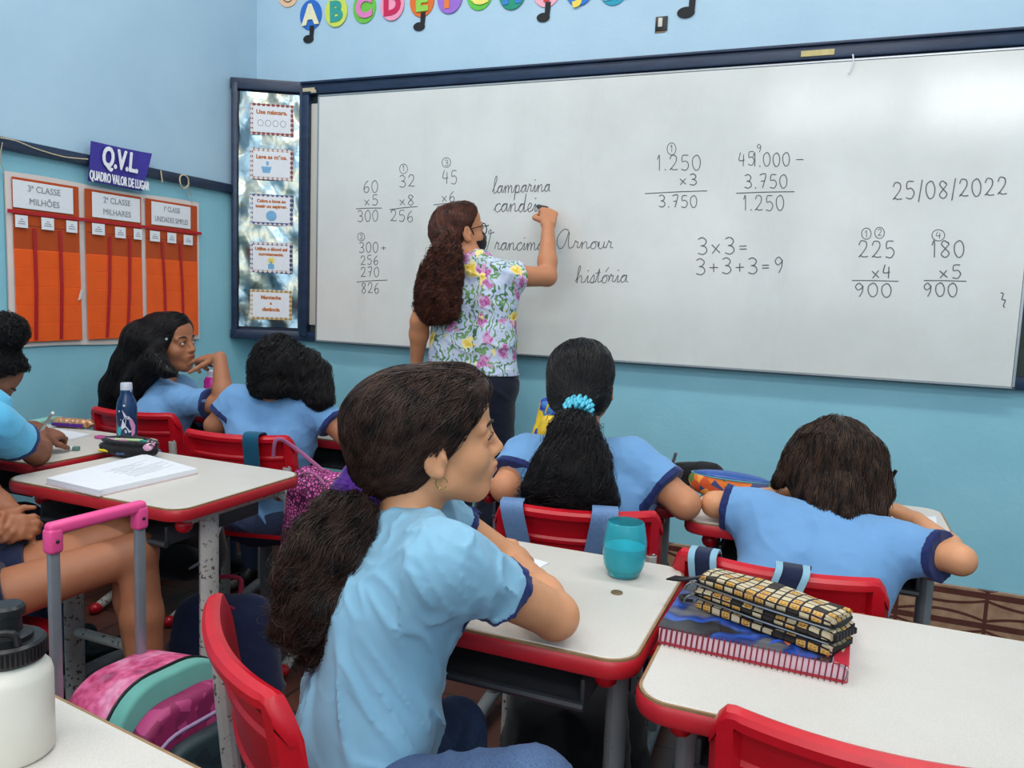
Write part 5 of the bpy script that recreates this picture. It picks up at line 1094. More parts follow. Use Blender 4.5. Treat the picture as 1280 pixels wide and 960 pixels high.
# ---------------------------------------------------------------- the child writing at the left edge
H = Head((.140, -1.850, .985), 57, -40, 5, 0.96); Nk = H.p(0, -.05, -.10)+V(-.045, -.055, -.015); P = V(.02, -2.02, .50)
elR = at_z(46, 566, .80); shR = reach(-12, 528, elR, .235); shL = shR+V(-.24, .16, .0); wrR = reach(50, 545, elR, .16, True); wrR[2] = .81; elL = V(-.12, -1.70, .80); wrL = V(-.06, -1.62, .80)
g5 = person('person', 'child with dark hair in a high bun bending to write at the left edge', SK4, H, Nk, P, shR, shL, [(elR, wrR), (elL, wrL)],
    [(P+V(.07, -.03, 0), P+V(.16, .33, .0), V(.20, -1.62, .10)), (P-V(.07, -.03, 0), P+V(.02, .36, 0), V(.02, -1.60, .10))], mat_cloth('bright_blue_cotton', rgb(96, 186, 226), .04), MT['trim'], 0.98, .62, face=True,
    hands=[(wrR, V(-.14, .5, .05), V(.5, -.1, 1), 1, .135, [(35, 45, 30), (40, 50, 30), (45, 55, 35), (50, 55, 35)], 45), (wrL, V(.6, .3, 0), Z, -1, .135, (20, 25, 15), 30)], res=.006, fold=.004, legm=MT['jeans'], shoes=MT['black'], seed=81, gaze=(0, 1, -.4), hairm=HK)
S = Sdf(); cap_ops(S, H, .010, ((.056, .078), (-.024, -.020)), .0, front=-.002); S.disp = (lambda w1: (lambda Pp: .003*w1(Pp)))(waves(63, 200, 5)); bun = at(6, 414, 2.28)
S.ell(bun, (.054, .054, .044), None, .015); S.cone(bun, H.p(0, -.03, .09), .034, .05, .025)
hair_object('hair', S, .0055, HK, g5, [(None, 3200, toward(bun), 12, .010, .0009, dict(off=(.0, .010), jitter=.7, curl=.006, wl=.03))], 71)
# ---------------------------------------------------------------- the seated child with clasped hands and bare knees
Nk = V(.50, -2.30, .97); P = V(.52, -2.24, .50); H = Head(V(.53, -2.29, 1.10), 20, -5, 0, 0.96); shR = V(.60, -2.42, .93); shL = V(.47, -2.16, .94)
hc = at(26, 656, 1.90); elR = V(.60, -2.34, .73); wrR = hc+V(-.05, -.045, -.015); elL = V(.50, -2.08, .72); wrL = hc+V(-.07, .03, .015)
kR = at(172, 690, 1.93); kL = at(158, 668, 1.99)
g6 = person('person', 'seated child in dark shorts with bare legs and clasped hands below the open book', SK2, H, Nk, P, shR, shL, [(elR, wrR), (elL, wrL)],
    [(P+V(.03, -.07, .0), kR, V(kR[0]+.045, kR[1]-.005, .10)), (P+V(.0, .08, .02), kL, V(kL[0]+.05, kL[1]+.03, .10))], MT['shirt'], MT['trim'], 1.0, .62, face=True,
    hands=[(wrR, hc-wrR+V(.03, .015, 0), V(.2, -1, .4), -1, .145, (40, 50, 30), 40), (wrL, hc-wrL+V(.03, -.015, 0), V(.2, .6, .8), 1, .145, (45, 50, 30), 40)], res=.0055, fold=.004, legm=MT['navycloth'], shoes=MT['black'], shorts=.42, seed=91, gaze=(0, 1, 0), hairm=HB, hem=.04)
S = Sdf(); cap_ops(S, H, .010, ((.060, .074), (-.008, -.030)), .0); hair_object('hair', S, .007, HB, g6, [(None, 800, toward(H.p(0, -.1, -.06)), 12, .010, .0010, dict(off=(.0, .004), jitter=.2))], 81)
# ================================================================= small things on the desks
def flat_axes(p0, p1, z=None):
    """origin p0, x towards p1 in the horizontal plane"""
    d = V(p1[0]-p0[0], p1[1]-p0[1], 0); ln = np.linalg.norm(d); x = d/ln; y = V(-x[1], x[0], 0); return x, y, ln
def at_frame(p0, x, y, z): return frame((p0[0], p0[1], z), x, y, (0, 0, 1))
TP = DT+0.0005
# turquoise tumbler
c = at_z(779, 719, TP); t = thing('tumbler', 'turquoise tumbler of cloudy plastic standing on the girl\'s desk', 'cup', (c[0], c[1], TP))
tq = NT('turquoise_glass'); tq.col(tq.ramp(tq.noise(40, 2.0).outputs[0], [(.3, rgb(84, 216, 228)), (.7, rgb(104, 226, 236))])); tq.set(Roughness=0.10); tq.b.inputs['Transmission Weight'].default_value = 0.72; tq.b.inputs['IOR'].default_value = 1.25
tq2 = NT('turquoise_haze'); tq2.col(tq2.ramp(tq2.noise(60, 3.0).outputs[0], [(.3, rgb(20, 200, 220)), (.7, rgb(36, 212, 230))])); tq2.set(Roughness=0.3)
b = B(); b.lathe([(0.0, .0), (.024, .0), (.030, .004), (.038, .022), (.0415, .045), (.041, .068), (.037, .092), (.034, .104), (.0325, .105), (.0355, .09), (.0392, .066), (.0395, .045), (.0360, .024), (.028, .008), (0, .006)], 40); b.build('glass', tq.m, t, ang=1.2)
b = B(); b.lathe([(0, .0065), (.0275, .0085), (.0355, .0245), (.0390, .045), (.0388, .058), (0, .060)], 36); b.build('coloured_base', tq2.m, t, ang=1.2)
# coin, papers
c = at_z(771, 741, TP); b = B(); b.prism([(.0105*math.cos(k*PI/16), .0105*math.sin(k*PI/16)) for k in range(32)], 0, .002, bev=.0004, seg=1); o = b.build('coin', M('bronze_coin', rgb(150, 118, 84), .4, .2, 300, metal=.6)); o.location = (c[0], c[1], TP); tag(o, 'small bronze coin lying on the desk in front of the turquoise tumbler', 'coin')
def sheet(nm, pts, label, cat, m=None, z=TP, th=.0012, lines=None):
    q = [at_z(u, v, z) for u, v in pts]; b = B(); b.prism([(p[0], p[1]) for p in q], z, z+th); o = b.build(nm, m or MT['paper'], None, False); tag(o, label, cat); return o
sheet('paper_sheet', [(578, 700), (655, 721), (686, 704), (612, 684)], 'white paper sheet on the desk under the leaning girl\'s hands', 'paper')
sheet('paper_sheet', [(1130, 668), (1172, 664), (1170, 646), (1134, 647)], 'white paper sheet on the desk right of the girl with bobbed hair', 'paper')
sheet('paper_sheet', [(395, 527), (425, 528), (428, 521), (398, 519)], 'white paper sheet on the hunched girl\'s desk', 'paper')
# spiral notebook
def nb_corner(u, v): return at_z(u, v, TP+.026)
n0, n1, n2 = nb_corner(822, 783), nb_corner(1062, 838), nb_corner(1064, 768); n1 = n0+(n1-n0)*V(1, .45, 1); x, y, L = flat_axes(n0, n1); D = .205
nbk = thing('spiral_notebook', 'thick spiral notebook with pink pages and a dark blue feather cover', 'notebook', (n0[0], n0[1], TP), math.atan2(x[1], x[0]))
pages = NT('pink_pages'); pages.set(Roughness=.7); wv = pages.n('ShaderNodeTexWave', Scale=160.0, _bands_direction='Z'); pages.l(pages.co(), wv.inputs['Vector']); pages.col(pages.ramp(wv.outputs[0], [(.2, rgb(226, 190, 206)), (.8, rgb(240, 214, 224))]))
b = B(); b.box((L/2, D/2, .013), (L-.004, D-.006, .022), .001, 1); b.build('pages', pages.m, nbk, False)
redm = M('red_cover', rgb(196, 44, 62), .4, .08, 30)
b = B(); b.prism(rrect(L, D, .006, 3, L/2, D/2), .0, .002); b.build('back_cover', redm, nbk, False)
cov = NT('feather_cover'); cov.set(Roughness=.3); sp = cov.n('ShaderNodeSeparateXYZ'); cov.l(cov.co(), sp.inputs[0])
nz = cov.noise(55, 4.0, .6, stretch=(.25, 1.6, 1)); n2_ = cov.noise(10, 2.0); col = cov.ramp(n2_.outputs[0], [(.40, rgb(52, 54, 60)), (.50, rgb(28, 30, 40)), (.54, rgb(40, 92, 190)), (.61, rgb(30, 56, 130)), (.66, rgb(110, 112, 116))])
cov.col(cov.mix(.55, col, cov.ramp(nz.outputs[0], [(.35, (.15, .15, .2, 1)), (.65, (1, 1, 1, 1))]), 'MULTIPLY'))
b = B(); b.prism(rrect(L-.022, D-.002, .006, 3, L/2-.011, D/2), .0245, .0262); fc = b.build('front_cover', cov.m, nbk, False)
b = B(); b.prism(rrect(.020, D-.002, .004, 3, L-.0105, D/2), .0245, .0262); b.build('red_border', redm, nbk, False)
for (u0, v0, u1, v1, cc) in ((.55, .30, .70, .16, (230, 120, 70)), (.78, .20, .90, .10, (226, 60, 70)), (.60, .12, .74, .22, (60, 100, 220)), (.86, .36, .97, .24, (214, 204, 160)), (.24, .55, .46, .35, (60, 130, 230))):
    b = B(); p, q = V(L*u0, D*v0, .0266), V(L*u1, D*v1, .0266); m_ = (p+q)/2+V(0, .012, 0); b.strip(catmull([p, m_, q], 5), (.2, 1, 0), .013, .0006); b.build('printed_feather', M('feather_%d' % cc[0], rgb(*cc), .4, .15, 60), fc, False)
b = B(); nw = 34
for k in range(nw):
    xx = .006+(L-.012)*k/(nw-1); b.tube([(xx+.0012*math.sin(a*PI/6), -.002+.0045*math.cos(a*PI/6), .0132+.0152*math.sin(a*PI/6)) for a in range(13)], .0010, 5)
o = b.build('spiral_wire', M('red_wire', rgb(130, 24, 44), .35, .1, 60), nbk); tag(o, kind=None)
b = B(); b.tube(catmull([(L-.02, .004, .026), (L-.002, -.001, .022), (L-.004, -.003, .004)], 4), .0012, 5); b.build('wire_end', MT['steel'], nbk)
# emoji pencil case: three zipped layers
q0, q1 = at_z(866, 742, TP+.05), at_z(1034, 806, TP+.045); x, y, L = flat_axes(q0, q1); L += .006
pcs = thing('pencil_case', 'black zipped pencil case printed with yellow emoji faces lying on the spiral notebook', 'pencil case', (q0[0], q0[1], TP+.0268), math.atan2(x[1], x[0]))
def mat_emoji():
    t = NT('emoji_print'); t.set(Roughness=.7); sp = t.n('ShaderNodeSeparateXYZ'); t.l(t.co(), sp.inputs[0]); w = .0178
    ax = t.math('DIVIDE', sp.outputs[0], w); yy = t.math('ADD', sp.outputs[1], t.math('MULTIPLY', sp.outputs[2], 1.0)); ay = t.math('DIVIDE', yy, w*.78)
    fx = t.math('SUBTRACT', t.math('FRACT', ax), .5); fy = t.math('SUBTRACT', t.math('FRACT', ay), .5)
    wn = t.n('ShaderNodeTexWhiteNoise', _noise_dimensions='2D'); cb = t.n('ShaderNodeCombineXYZ'); t.l(t.math('FLOOR', ax), cb.inputs[0]); t.l(t.math('FLOOR', ay), cb.inputs[1]); t.l(cb.outputs[0], wn.inputs['Vector'])
    cell = t.ramp(wn.outputs[0], [(0, rgb(196, 180, 148)), (.26, rgb(52, 44, 38)), (.38, rgb(206, 190, 156)), (.62, rgb(186, 146, 96)), (.8, rgb(204, 158, 146))], 'CONSTANT')
    rr = t.math('SQRT', t.math('ADD', t.math('POWER', fx, 2), t.math('POWER', fy, 2)))
    inface = t.math('MULTIPLY', t.math('LESS_THAN', rr, .40), t.math('GREATER_THAN', wn.outputs[0], .60))
    ex = t.math('LESS_THAN', t.math('ADD', t.math('POWER', t.math('SUBTRACT', t.math('ABSOLUTE', fx), .15), 2), t.math('POWER', t.math('SUBTRACT', fy, .10), 2)), .0035)
    mo = t.math('MULTIPLY', t.math('LESS_THAN', t.math('ABSOLUTE', t.math('SUBTRACT', rr, .25)), .04), t.math('LESS_THAN', fy, -.08))
    c = t.mix(inface, cell, rgb(208, 160, 76)); c = t.mix(t.math('MULTIPLY', inface, t.math('MAXIMUM', ex, mo)), c, rgb(90, 50, 20))
    edge = t.math('GREATER_THAN', t.math('MAXIMUM', t.math('ABSOLUTE', fx), t.math('ABSOLUTE', fy)), .40); t.col(t.mix(edge, c, rgb(20, 18, 18))); return t.m
em = mat_emoji(); Wd = .082
def layer(z0, z1, inset, name, m, bev=.008, dy=0.0, y0=0.0):
    b = B(); w = Wd-2*inset; l = L-2*inset
    bm = bmesh.new(); bmesh.ops.create_cube(bm, size=1.0); bmesh.ops.subdivide_edges(bm, edges=list(bm.edges), cuts=7, use_grid_fill=True)
    for vv in bm.verts:
        px, py, pz = vv.co; ex = 1-.10*max(0, abs(px)*2-.75)/.25*(abs(py)*2)**2; bow = .006*math.cos(px*PI)
        vv.co = Vector((L/2+px*l, Wd/2*0+Wd/2+py*w*ex+dy-bow*.4, z0+(pz+.5)*(z1-z0)*(1-.25*(abs(py)*2)**4-.18*(abs(px)*2)**6)+.003*math.sin(px*9+py*5)*(1 if pz > 0 else 0)))
    bmesh.ops.bevel(bm, geom=[e for e in bm.edges if e.is_boundary or e.calc_face_angle(0) > 1.0], offset=.004, segments=2, affect='EDGES'); b.bm(bm); return b.build(name, m, pcs, True, 1.0)
layer(.000, .018, .001, 'lower_pocket', em); layer(.0165, .023, .0025, 'zip_band', MT['blackcloth']); layer(.0215, .040, .0, 'middle_pocket', em); layer(.0385, .044, .003, 'zip_band', MT['blackcloth']); layer(.0425, .058, .004, 'upper_pocket', em)
for zz in (.0198, .0413):
    b = B(); b.tube([(.004, -.001, zz), (L*.5, -.005, zz), (L-.004, -.001, zz)], .0016, 6); b.build('zip', MT['steel'], pcs)
    b = B(); b.box((-.001, .003, zz), (.008, .010, .006), .002); b.tube(catmull([(-.004, .0, zz), (-.010, -.004, zz-.006), (-.012, -.005, zz-.014)], 4), .002, 6); b.build('zip_slider', MT['steel'], pcs)
b = B(); b.strip(catmull([(.0, .05, .040), (-.020, .052, .034), (-.048, .050, .022), (-.072, .040, .020)], 6), (.35, .9, .2), .019, .003); b.build('wrist_loop', MT['blackcloth'], pcs)
b = B(); b.tube(catmull([(.0, .02, .02), (-.018, .022, .010), (-.030, .012, .007), (-.020, .002, .007), (-.004, .008, .008)], 5), .0045, 8, flat=((0, 0, 1), .6)); b.build('zip_pull_loop', MT['blackcloth'], pcs)
b = B()
for k in range(7): b.box((L+.002, .008+.010*k, .030-.001*k), (.007, .008, .010), .0025)
b.build('end_ruffle', MT['blackcloth'], pcs)
# open book on the left desk
k0, k1, k2, k3 = [at_z(u, v, TP+.017) for u, v in ((58, 597), (124, 612), (246, 585), (181, 567))]
bk = thing('open_notebook', 'thick white notebook lying open with pencil notes on the desk', 'book', (0, 0, 0))
b = B(); b.prism([(p[0], p[1]) for p in (k0, k1, k2, k3)], TP+.002, TP+.0165, bev=.001, seg=1); b.build('pages', MT['paper'], bk, False)
b = B(); cc_ = (k0+k2)/2; b.prism([(cc_[0]+(p[0]-cc_[0])*1.02, cc_[1]+(p[1]-cc_[1])*1.02) for p in (k0, k1, k2, k3)], TP, TP+.002); b.build('cover', M('pale_pink_cover', rgb(222, 196, 196), .6), bk, False)
b = B()
for r_ in range(16):
    a = .34+.045*r_
    if a > .92: break
    s0 = .35+.10*random.random(); e0 = s0+random.uniform(.2, .5); e0 = min(e0, .93)
    P0 = k0+(k1-k0)*a+(k3-k0)*s0; P1 = k0+(k1-k0)*a+(k3-k0)*e0; n_ = 14
    pts = [P0+(P1-P0)*i/n_+(k1-k0)*random.uniform(-.014, .014) for i in range(n_+1)]
    b.tube([V(p[0], p[1], TP+.0166) for p in pts], .0005, 4)
b.build('pencil_notes', M('pencil_grey', rgb(160, 160, 168), .7), bk, False)
# round black pencil case
c = at_z(161, 569, TP); S = Sdf(); S.ell(c+V(0, 0, .022), (.108, .052, .024), None, .01); S.ell(c+V(-.002, .002, .052), (.094, .040, .020), None, .008, 's'); S.disp = folds(.003, 91, 60)
t = thing('pencil_case', 'round open black pencil case full of pens beside the open notebook', 'pencil case', (c[0], c[1], TP))
def build_local(S, h, name, m, parent): Vt, F = S.mesh(h); o = np_mesh(name, Vt, F, m); world_child(o, parent); return o
build_local(S, .003, 'case', MT['blackcloth'], t)
S = Sdf(); S.ell(c+V(0, .004, .042), (.104, .048, .014), None, .01); S.ell(c+V(-.002, .0, .062), (.094, .038, .020), None, .006, 's'); S.disp = folds(.003, 92, 60); build_local(S, .003, 'upper_flap', MT['blackcloth'], t)
for (dx_, dy_, dz_, ll, an, cc) in ((-.030, -.044, .016, .070, .1, (236, 214, 60)), (.020, -.046, .014, .030, .1, (60, 80, 130)), (.004, -.002, .046, .09, .25, (196, 214, 160)), (.03, .010, .046, .08, -.2, (60, 160, 140)), (-.04, -.012, .044, .08, .15, (220, 150, 190)), (.0, .014, .047, .09, .05, (40, 40, 44))):
    b = B(); b.tube([(dx_-ll/2*math.cos(an), dy_-ll/2*math.sin(an), dz_), (dx_+ll/2*math.cos(an), dy_+ll/2*math.sin(an), dz_+.002)], .0045, 8); tag(b.build('pen', M('pen_%d_%d' % (cc[0], cc[2]), rgb(*cc), .4), None), None); o = bpy.context.scene.collection.objects[-1]; o.parent = t
S = Sdf(); S.ell(c+V(.092, -.010, .036), (.016, .02, .014), None, .01); S.ell(c+V(.078, .012, .046), (.02, .012, .008), None, .01); S.disp = folds(.004, 93, 90); build_local(S, .003, 'pink_zip_charm', mat_cells('pink_grey_print', [(0, rgb(206, 150, 176)), (.5, rgb(60, 50, 56)), (.75, rgb(228, 190, 204))], 110), t)
# unicorn bottle
c = at_z(159, 551, TP); t = thing('water_bottle', 'dark blue starry water bottle with a white unicorn and pale cap', 'bottle', (c[0], c[1], TP))
st = NT('starry_blue'); st.set(Roughness=.22); v = st.n('ShaderNodeTexVoronoi', Scale=52.0); st.l(st.co(), v.inputs['Vector']); nn = st.noise(20, 2.0); st.col(st.mix(st.math('LESS_THAN', v.outputs['Distance'], .17), st.ramp(nn.outputs[0], [(.3, rgb(24, 44, 82)), (.7, rgb(36, 66, 108))]), rgb(206, 214, 226)))
b = B(); b.lathe([(0, 0), (.029, 0), (.031, .004), (.031, .112), (.028, .132), (.020, .150), (.0185, .156), (.0185, .168), (0, .168)], 36); b.build('body', st.m, t, ang=1.0)
b = B(); b.lathe([(0, .166), (.0178, .166), (.0182, .169), (.0175, .189), (.0165, .191), (0, .191)], 28); b.build('cap', M('pale_cap', rgb(206, 210, 222), .4, .03), t)
tc = math.atan2(CAM[1]-c[1], CAM[0]-c[0])
def wrap(bld, pts, r, off): # outline (s, z) laid on the cylinder facing the room
    pts = [(s*1.3, .004+z*1.35) for s, z in pts]; n = len(pts); vs = [(math.cos(tc+s/r)*(r+o), math.sin(tc+s/r)*(r+o), z) for o in (0, off) for s, z in pts]; bld.add(vs, [tuple(range(n))[::-1], tuple(range(n, 2*n))]+[(i, (i+1) % n, n+(i+1) % n, n+i) for i in range(n)])
b = B(); wrap(b, [(-.014, .034), (-.010, .052), (-.002, .060), (.004, .060), (.012, .052), (.016, .038), (.014, .024), (.004, .020), (.000, .030), (-.004, .034), (-.012, .028)], .0312, .0006); b.build('unicorn_head', M('unicorn_white', rgb(226, 224, 232), .5), t)
b = B(); wrap(b, [(-.006, .058), (-.011, .076), (.000, .060)], .0312, .0008); b.build('unicorn_horn', M('unicorn_horn', rgb(214, 200, 220), .5), t)
b = B(); wrap(b, [(.004, .056), (.014, .050), (.021, .036), (.019, .018), (.010, .010), (.010, .030), (.006, .044)], .0312, .0009); b.build('unicorn_mane', M('unicorn_mane', rgb(222, 150, 196), .5), t)
b = B(); wrap(b, [(-.024, .032), (-.016, .036), (-.012, .030), (-.016, .014), (-.022, .012), (-.027, .020)], .0312, .0007); b.build('turquoise_mark', M('teal_print', rgb(70, 176, 190), .5), t)
# on the far left desk: eraser, gold pencil case, notebook, green ruler, pencil
c = at_z(90, 563, TP); e_t = thing('eraser', 'white eraser in a green sleeve near the edge of the left desk', 'eraser', (c[0], c[1], TP), .5); b = B(); b.box((0, 0, .006), (.020, .017, .011), .002); b.build('rubber', MT['paper'], e_t); b = B(); b.box((.012, 0, .006), (.018, .0185, .0125), .002); b.build('sleeve', M('eraser_green', rgb(90, 130, 120), .5), e_t)
gold = M('rose_gold_fabric', rgb(214, 160, 120), .3, .2, 60, metal=.5); g0, g1 = at_z(66, 533, TP), at_z(111, 536, TP); x, y, L2_ = flat_axes(g0, g1)
t = thing('pencil_case', 'shiny rose gold pencil case with a bow end on the left desk', 'pencil case', (g0[0], g0[1], TP), math.atan2(x[1], x[0])); S = Sdf(); S.cone((.02, 0, .017), (L2_-.02, 0, .017), .018, .018); S.disp = folds(.003, 95, 70); Vt, F = S.mesh(.003); np_mesh('case', Vt, F, gold, t)
S = Sdf(); S.ell((L2_, 0, .018), (.010, .026, .018), None, .005); S.ell((L2_+.004, 0, .018), (.02, .008, .008), None, .01); S.disp = folds(.004, 96, 130); Vt, F = S.mesh(.003); np_mesh('bow', Vt, F, gold, t)
b = B(); b.box((L2_*.5, -.018, .012), (L2_-.02, .003, .012), .001); b.build('purple_zip_band', MT['purple'], t)
sheet('exercise_book', [(8, 560), (66, 556), (113, 545), (70, 538), (24, 545)], 'open exercise book with white pages under the writing child\'s hand', 'book', th=.006)
c = at_z(60, 545, TP); b = B(); p0 = wrR5 = g5_tip = None
b.tube([at_z(50, 541, TP+.03), at(66, 516, 2.30)], .0045, 8); tag(b.build('pencil', M('white_pencil', rgb(222, 224, 216), .5)), 'white pencil held by the writing child', 'pencil')
b = B(); q0, q1 = at_z(38, 531, TP), at_z(72, 524, TP); x, y, l_ = flat_axes(q0, q1); b.box((l_/2, 0, .006), (l_, .045, .012), .003); o = b.build('ruler_case', M('mint_plastic', rgb(150, 206, 190), .35)); o.location = (q0[0], q0[1], TP); o.rotation_euler = (0, 0, math.atan2(x[1], x[0])); tag(o, 'flat mint green case lying behind the rose gold pencil case', 'case')
c = at_z(127, 548, TP); b = B(); b.prism(rrect(.045, .028, .010), 0, .008, bev=.002); o = b.build('sharpener', M('magenta_plastic', rgb(200, 80, 150), .4)); o.location = (c[0], c[1], TP); tag(o, 'small magenta sharpener left of the unicorn bottle', 'sharpener')
# pink bottle of the long haired girl
c = at(262, 478, 2.98); c[2] = TP; cc = at_z(262, 508, TP); t = thing('water_bottle', 'bright pink water bottle behind the forearm of the long haired girl', 'bottle', (.145, -.930, TP)); pk = M('magenta_bottle', rgb(206, 40, 150), .25, .05, 30)
b = B(); b.lathe([(0, 0), (.032, 0), (.034, .004), (.034, .07), (.030, .085), (.034, .10), (.034, .14), (.028, .155), (0, .157)], 32); b.build('body', pk, t, ang=1.0); b = B(); b.lathe([(0, .155), (.022, .155), (.022, .178), (.012, .182), (0, .182)], 24); b.build('cap', M('pale_cap', rgb(206, 210, 222), .4, .03), t)
# white bottle on the corner desk
c = at_z(15, 940, TP); t = thing('sport_bottle', 'squat white plastic bottle with a black sport lid in the lower left corner', 'bottle', (c[0], c[1], TP))
b = B(); b.lathe([(0, 0), (.039, 0), (.042, .004), (.042, .088), (.040, .096), (.034, .103), (.031, .106), (.031, .112), (0, .112)], 48); b.build('body', MT['wht'], t, ang=1.0)
b = B(); b.lathe([(0, .108), (.034, .108), (.036, .111), (.036, .128), (.033, .131), (0, .131)], 48)
for k in range(48): a = k*PI/24; b.box((.036*math.cos(a), .036*math.sin(a), .119), (.002, .002, .014))
b.build('lid', MT['black'], t)
b = B(); b.lathe([(0, .130), (.024, .130), (.024, .136), (.014, .140), (.013, .156), (.017, .158), (.017, .166), (.014, .169), (0, .169)], 32); b.tube(catmull([(.010, -.028, .132), (.012, -.030, .146), (.026, -.014, .146), (.028, -.010, .132)], 5), .004, 8); b.build('spout', MT['black'], t)
c = at_z(2, 948, TP); S = Sdf(); S.ell((0, 0, .016), (.035, .02, .016), None, .01); S.disp = folds(.004, 97, 70); Vt, F = S.mesh(.004); o = np_mesh('red_pouch', Vt, F, mat_cloth('red_fabric', rgb(150, 36, 40), .1)); o.location = (c[0]-.02, c[1]-.01, TP); tag(o, 'red fabric pouch cut by the left edge beside the white bottle', 'pouch')
# things of the front rows
c = at_z(912, 622, TP); t = thing('pencil_case', 'orange and blue rounded pencil case on the bobbed girl\'s desk', 'pencil case', (c[0]-.0, c[1], TP), -.15)
ob = mat_cells('orange_green_print', [(0, rgb(232, 120, 40)), (.4, rgb(210, 84, 34)), (.6, rgb(90, 130, 60)), (.75, rgb(240, 160, 70)), (.9, rgb(60, 70, 120))], 42)
S = Sdf(); S.cone((-.07, 0, .035), (.09, 0, .032), .035, .033); S.ell((-.0, 0, .037), (.115, .036, .036), None, .02); S.plane((0, 0, .056), (0, 0, 1)); Vt, F = S.mesh(.004); np_mesh('case', Vt, F, ob, t)
S = Sdf(); S.ell((0, 0, .055), (.105, .036, .016), None, .01); S.plane((0, 0, .0565), (0, 0, -1)); Vt, F = S.mesh(.004); np_mesh('blue_lid', Vt, F, M('blue_vinyl', rgb(40, 84, 160), .35), t)
b = B(); b.tube([(.108*math.cos(k*PI/16), .0375*math.sin(k*PI/16), .0565) for k in range(33)], .0022, 6); b.build('zip', M('teal_zip', rgb(80, 150, 170), .5), t)
c = at_z(872, 612, TP); S = Sdf(); S.ell((0, 0, .03), (.06, .04, .032), None, .02); S.cone((-.05, 0, .03), (.05, .01, .035), .03, .03); S.disp = folds(.004, 98, 50); Vt, F = S.mesh(.005); o = np_mesh('black_pouch', Vt, F, MT['blackcloth']); o.location = (c[0]-.015, c[1]+.06, TP); tag(o, 'black pouch behind the orange and blue pencil case', 'pouch')
p0 = at(1108, 608, 1.88); p1 = at(1120, 588, 1.86); d = unit(p1-p0); b = B(); b.tube([p1-d*.10, p1], .0045, 8); tag(b.build('pen', MT['black']), 'black pen pointing up behind the bobbed girl\'s hair', 'pen')
p1 = at(845, 566, 2.05); b = B(); b.tube([p1-V(.02, -.02, .075), p1], .0042, 8); tag(b.build('pencil', M('grey_pencil', rgb(90, 92, 98), .4)), 'grey pencil standing up past the ponytail girl\'s right sleeve', 'pencil')
# ================================================================= bags
def strap(bld, pts, across, w, th=.004): bld.strip(catmull(pts, 6), across, w, th)
def hanging_bag(name, label, chair_xy, rz, m, straps, body, strap_m, extra=None):
    """backpack hung from a chair back by its straps: strap x positions along the back, bag behind and below"""
    t = thing(name, label, 'backpack', (chair_xy[0], chair_xy[1], 0), rz, None)
    for (xa, xb, w, ms) in straps:
        b = B(); k = .036*(xa/.195)**2
        strap(b, [(xb, .02+k-.185-.21*0+.0, .62), (xa+(xb-xa)*.5, .012+k-.205, .72), (xa, .010+k-.212, .798), (xa, -.012+k-.222, .8135), (xa, -.040+k-.226, .802), (xa+(xb-xa)*.4, -.036+k-.215, .72), (xb, -.032+k-.20, .62)], (1, 0, 0), w); b.build('strap', ms, t)
    if body:
        cx, w, d, z0, z1, yy = body; S = Sdf(); S.cone((cx-w*.25, yy, z0+.09), (cx-w*.22, yy, z1-.08), .09, .075, .05); S.cone((cx+w*.25, yy, z0+.09), (cx+w*.22, yy, z1-.08), .09, .075, .05); S.disp = folds(.006, 101, 30); Vt, F = S.mesh(.008); np_mesh('bag_body', Vt, F, m, t)
        S = Sdf(); S.cone((cx-.05, yy-.07, z0+.08), (cx+.05, yy-.07, z0+.08), .06, .06, .03); Vt, F = S.mesh(.008); np_mesh('front_pocket', Vt, F, m, t)
    return t
def chair_frame(pa, pb): c = (pa+pb)/2; rz = math.atan2(pb[1]-pa[1], pb[0]-pa[0]); f = V(-math.sin(rz), math.cos(rz)); return (c[0]+f[0]*.222, c[1]+f[1]*.222), rz
cf, rz = chair_frame(V(1.708, -1.742), V(2.085, -1.640)); hanging_bag('backpack', 'dark backpack hung by two pale denim straps on the ponytail girl\'s chair', cf, rz, MT['blackcloth'], [(-.150, -.105, .052, MT['denim']), (.060, .030, .058, MT['denim'])], (0, .28, .12, .10, .44, -.30), None)
cf, rz = chair_frame(V(2.145, -1.885), V(2.527, -1.895)); nb = hanging_bag('backpack', 'navy backpack with pale blue edged straps on the bobbed girl\'s chair', cf, rz, MT['navycloth'], [(-.128, -.105, .052, MT['navycloth']), (.030, -.045, .058, MT['navycloth'])], (0, .30, .12, .16, .52, -.33), None)
palestr = mat_cloth('pale_blue_webbing', rgb(136, 176, 196), .05)
for (xa, xb, w) in ((-.128, -.105, .052), (.030, -.045, .058)):
    for sgn in (-1, 1):
        b = B(); xo = sgn*(w/2-.006); k = .036*(xa/.195)**2; xa2, xb2 = xa+xo, xb+xo
        strap(b, [(xa2, .008+k-.212, .801), (xa2, -.012+k-.222, .8165), (xa2, -.0435+k-.226, .803), (xa2+(xb2-xa2)*.4, -.0395+k-.215, .72), (xb2, -.0355+k-.20, .62)], (1, 0, 0), .012, .003); b.build('strap_edge', palestr, nb)
cf, rz = chair_frame(V(.455, -1.42), V(.83, -1.335)); tb = hanging_bag('backpack', 'dark backpack with white piping hung by a teal strap under the open notebook desk', cf, rz, MT['blackcloth'], [(.075, .070, .052, MT['teal'])], (-.13, .20, .12, .34, .62, -.30), None)
b = B(); b.tube(catmull([(.02, -.34, .54), (.00, -.39, .45), (-.08, -.42, .405), (-.20, -.41, .415), (-.25, -.39, .48)], 6), .005, 8); b.build('piping', M('white_piping', rgb(170, 172, 176), .5), tb)
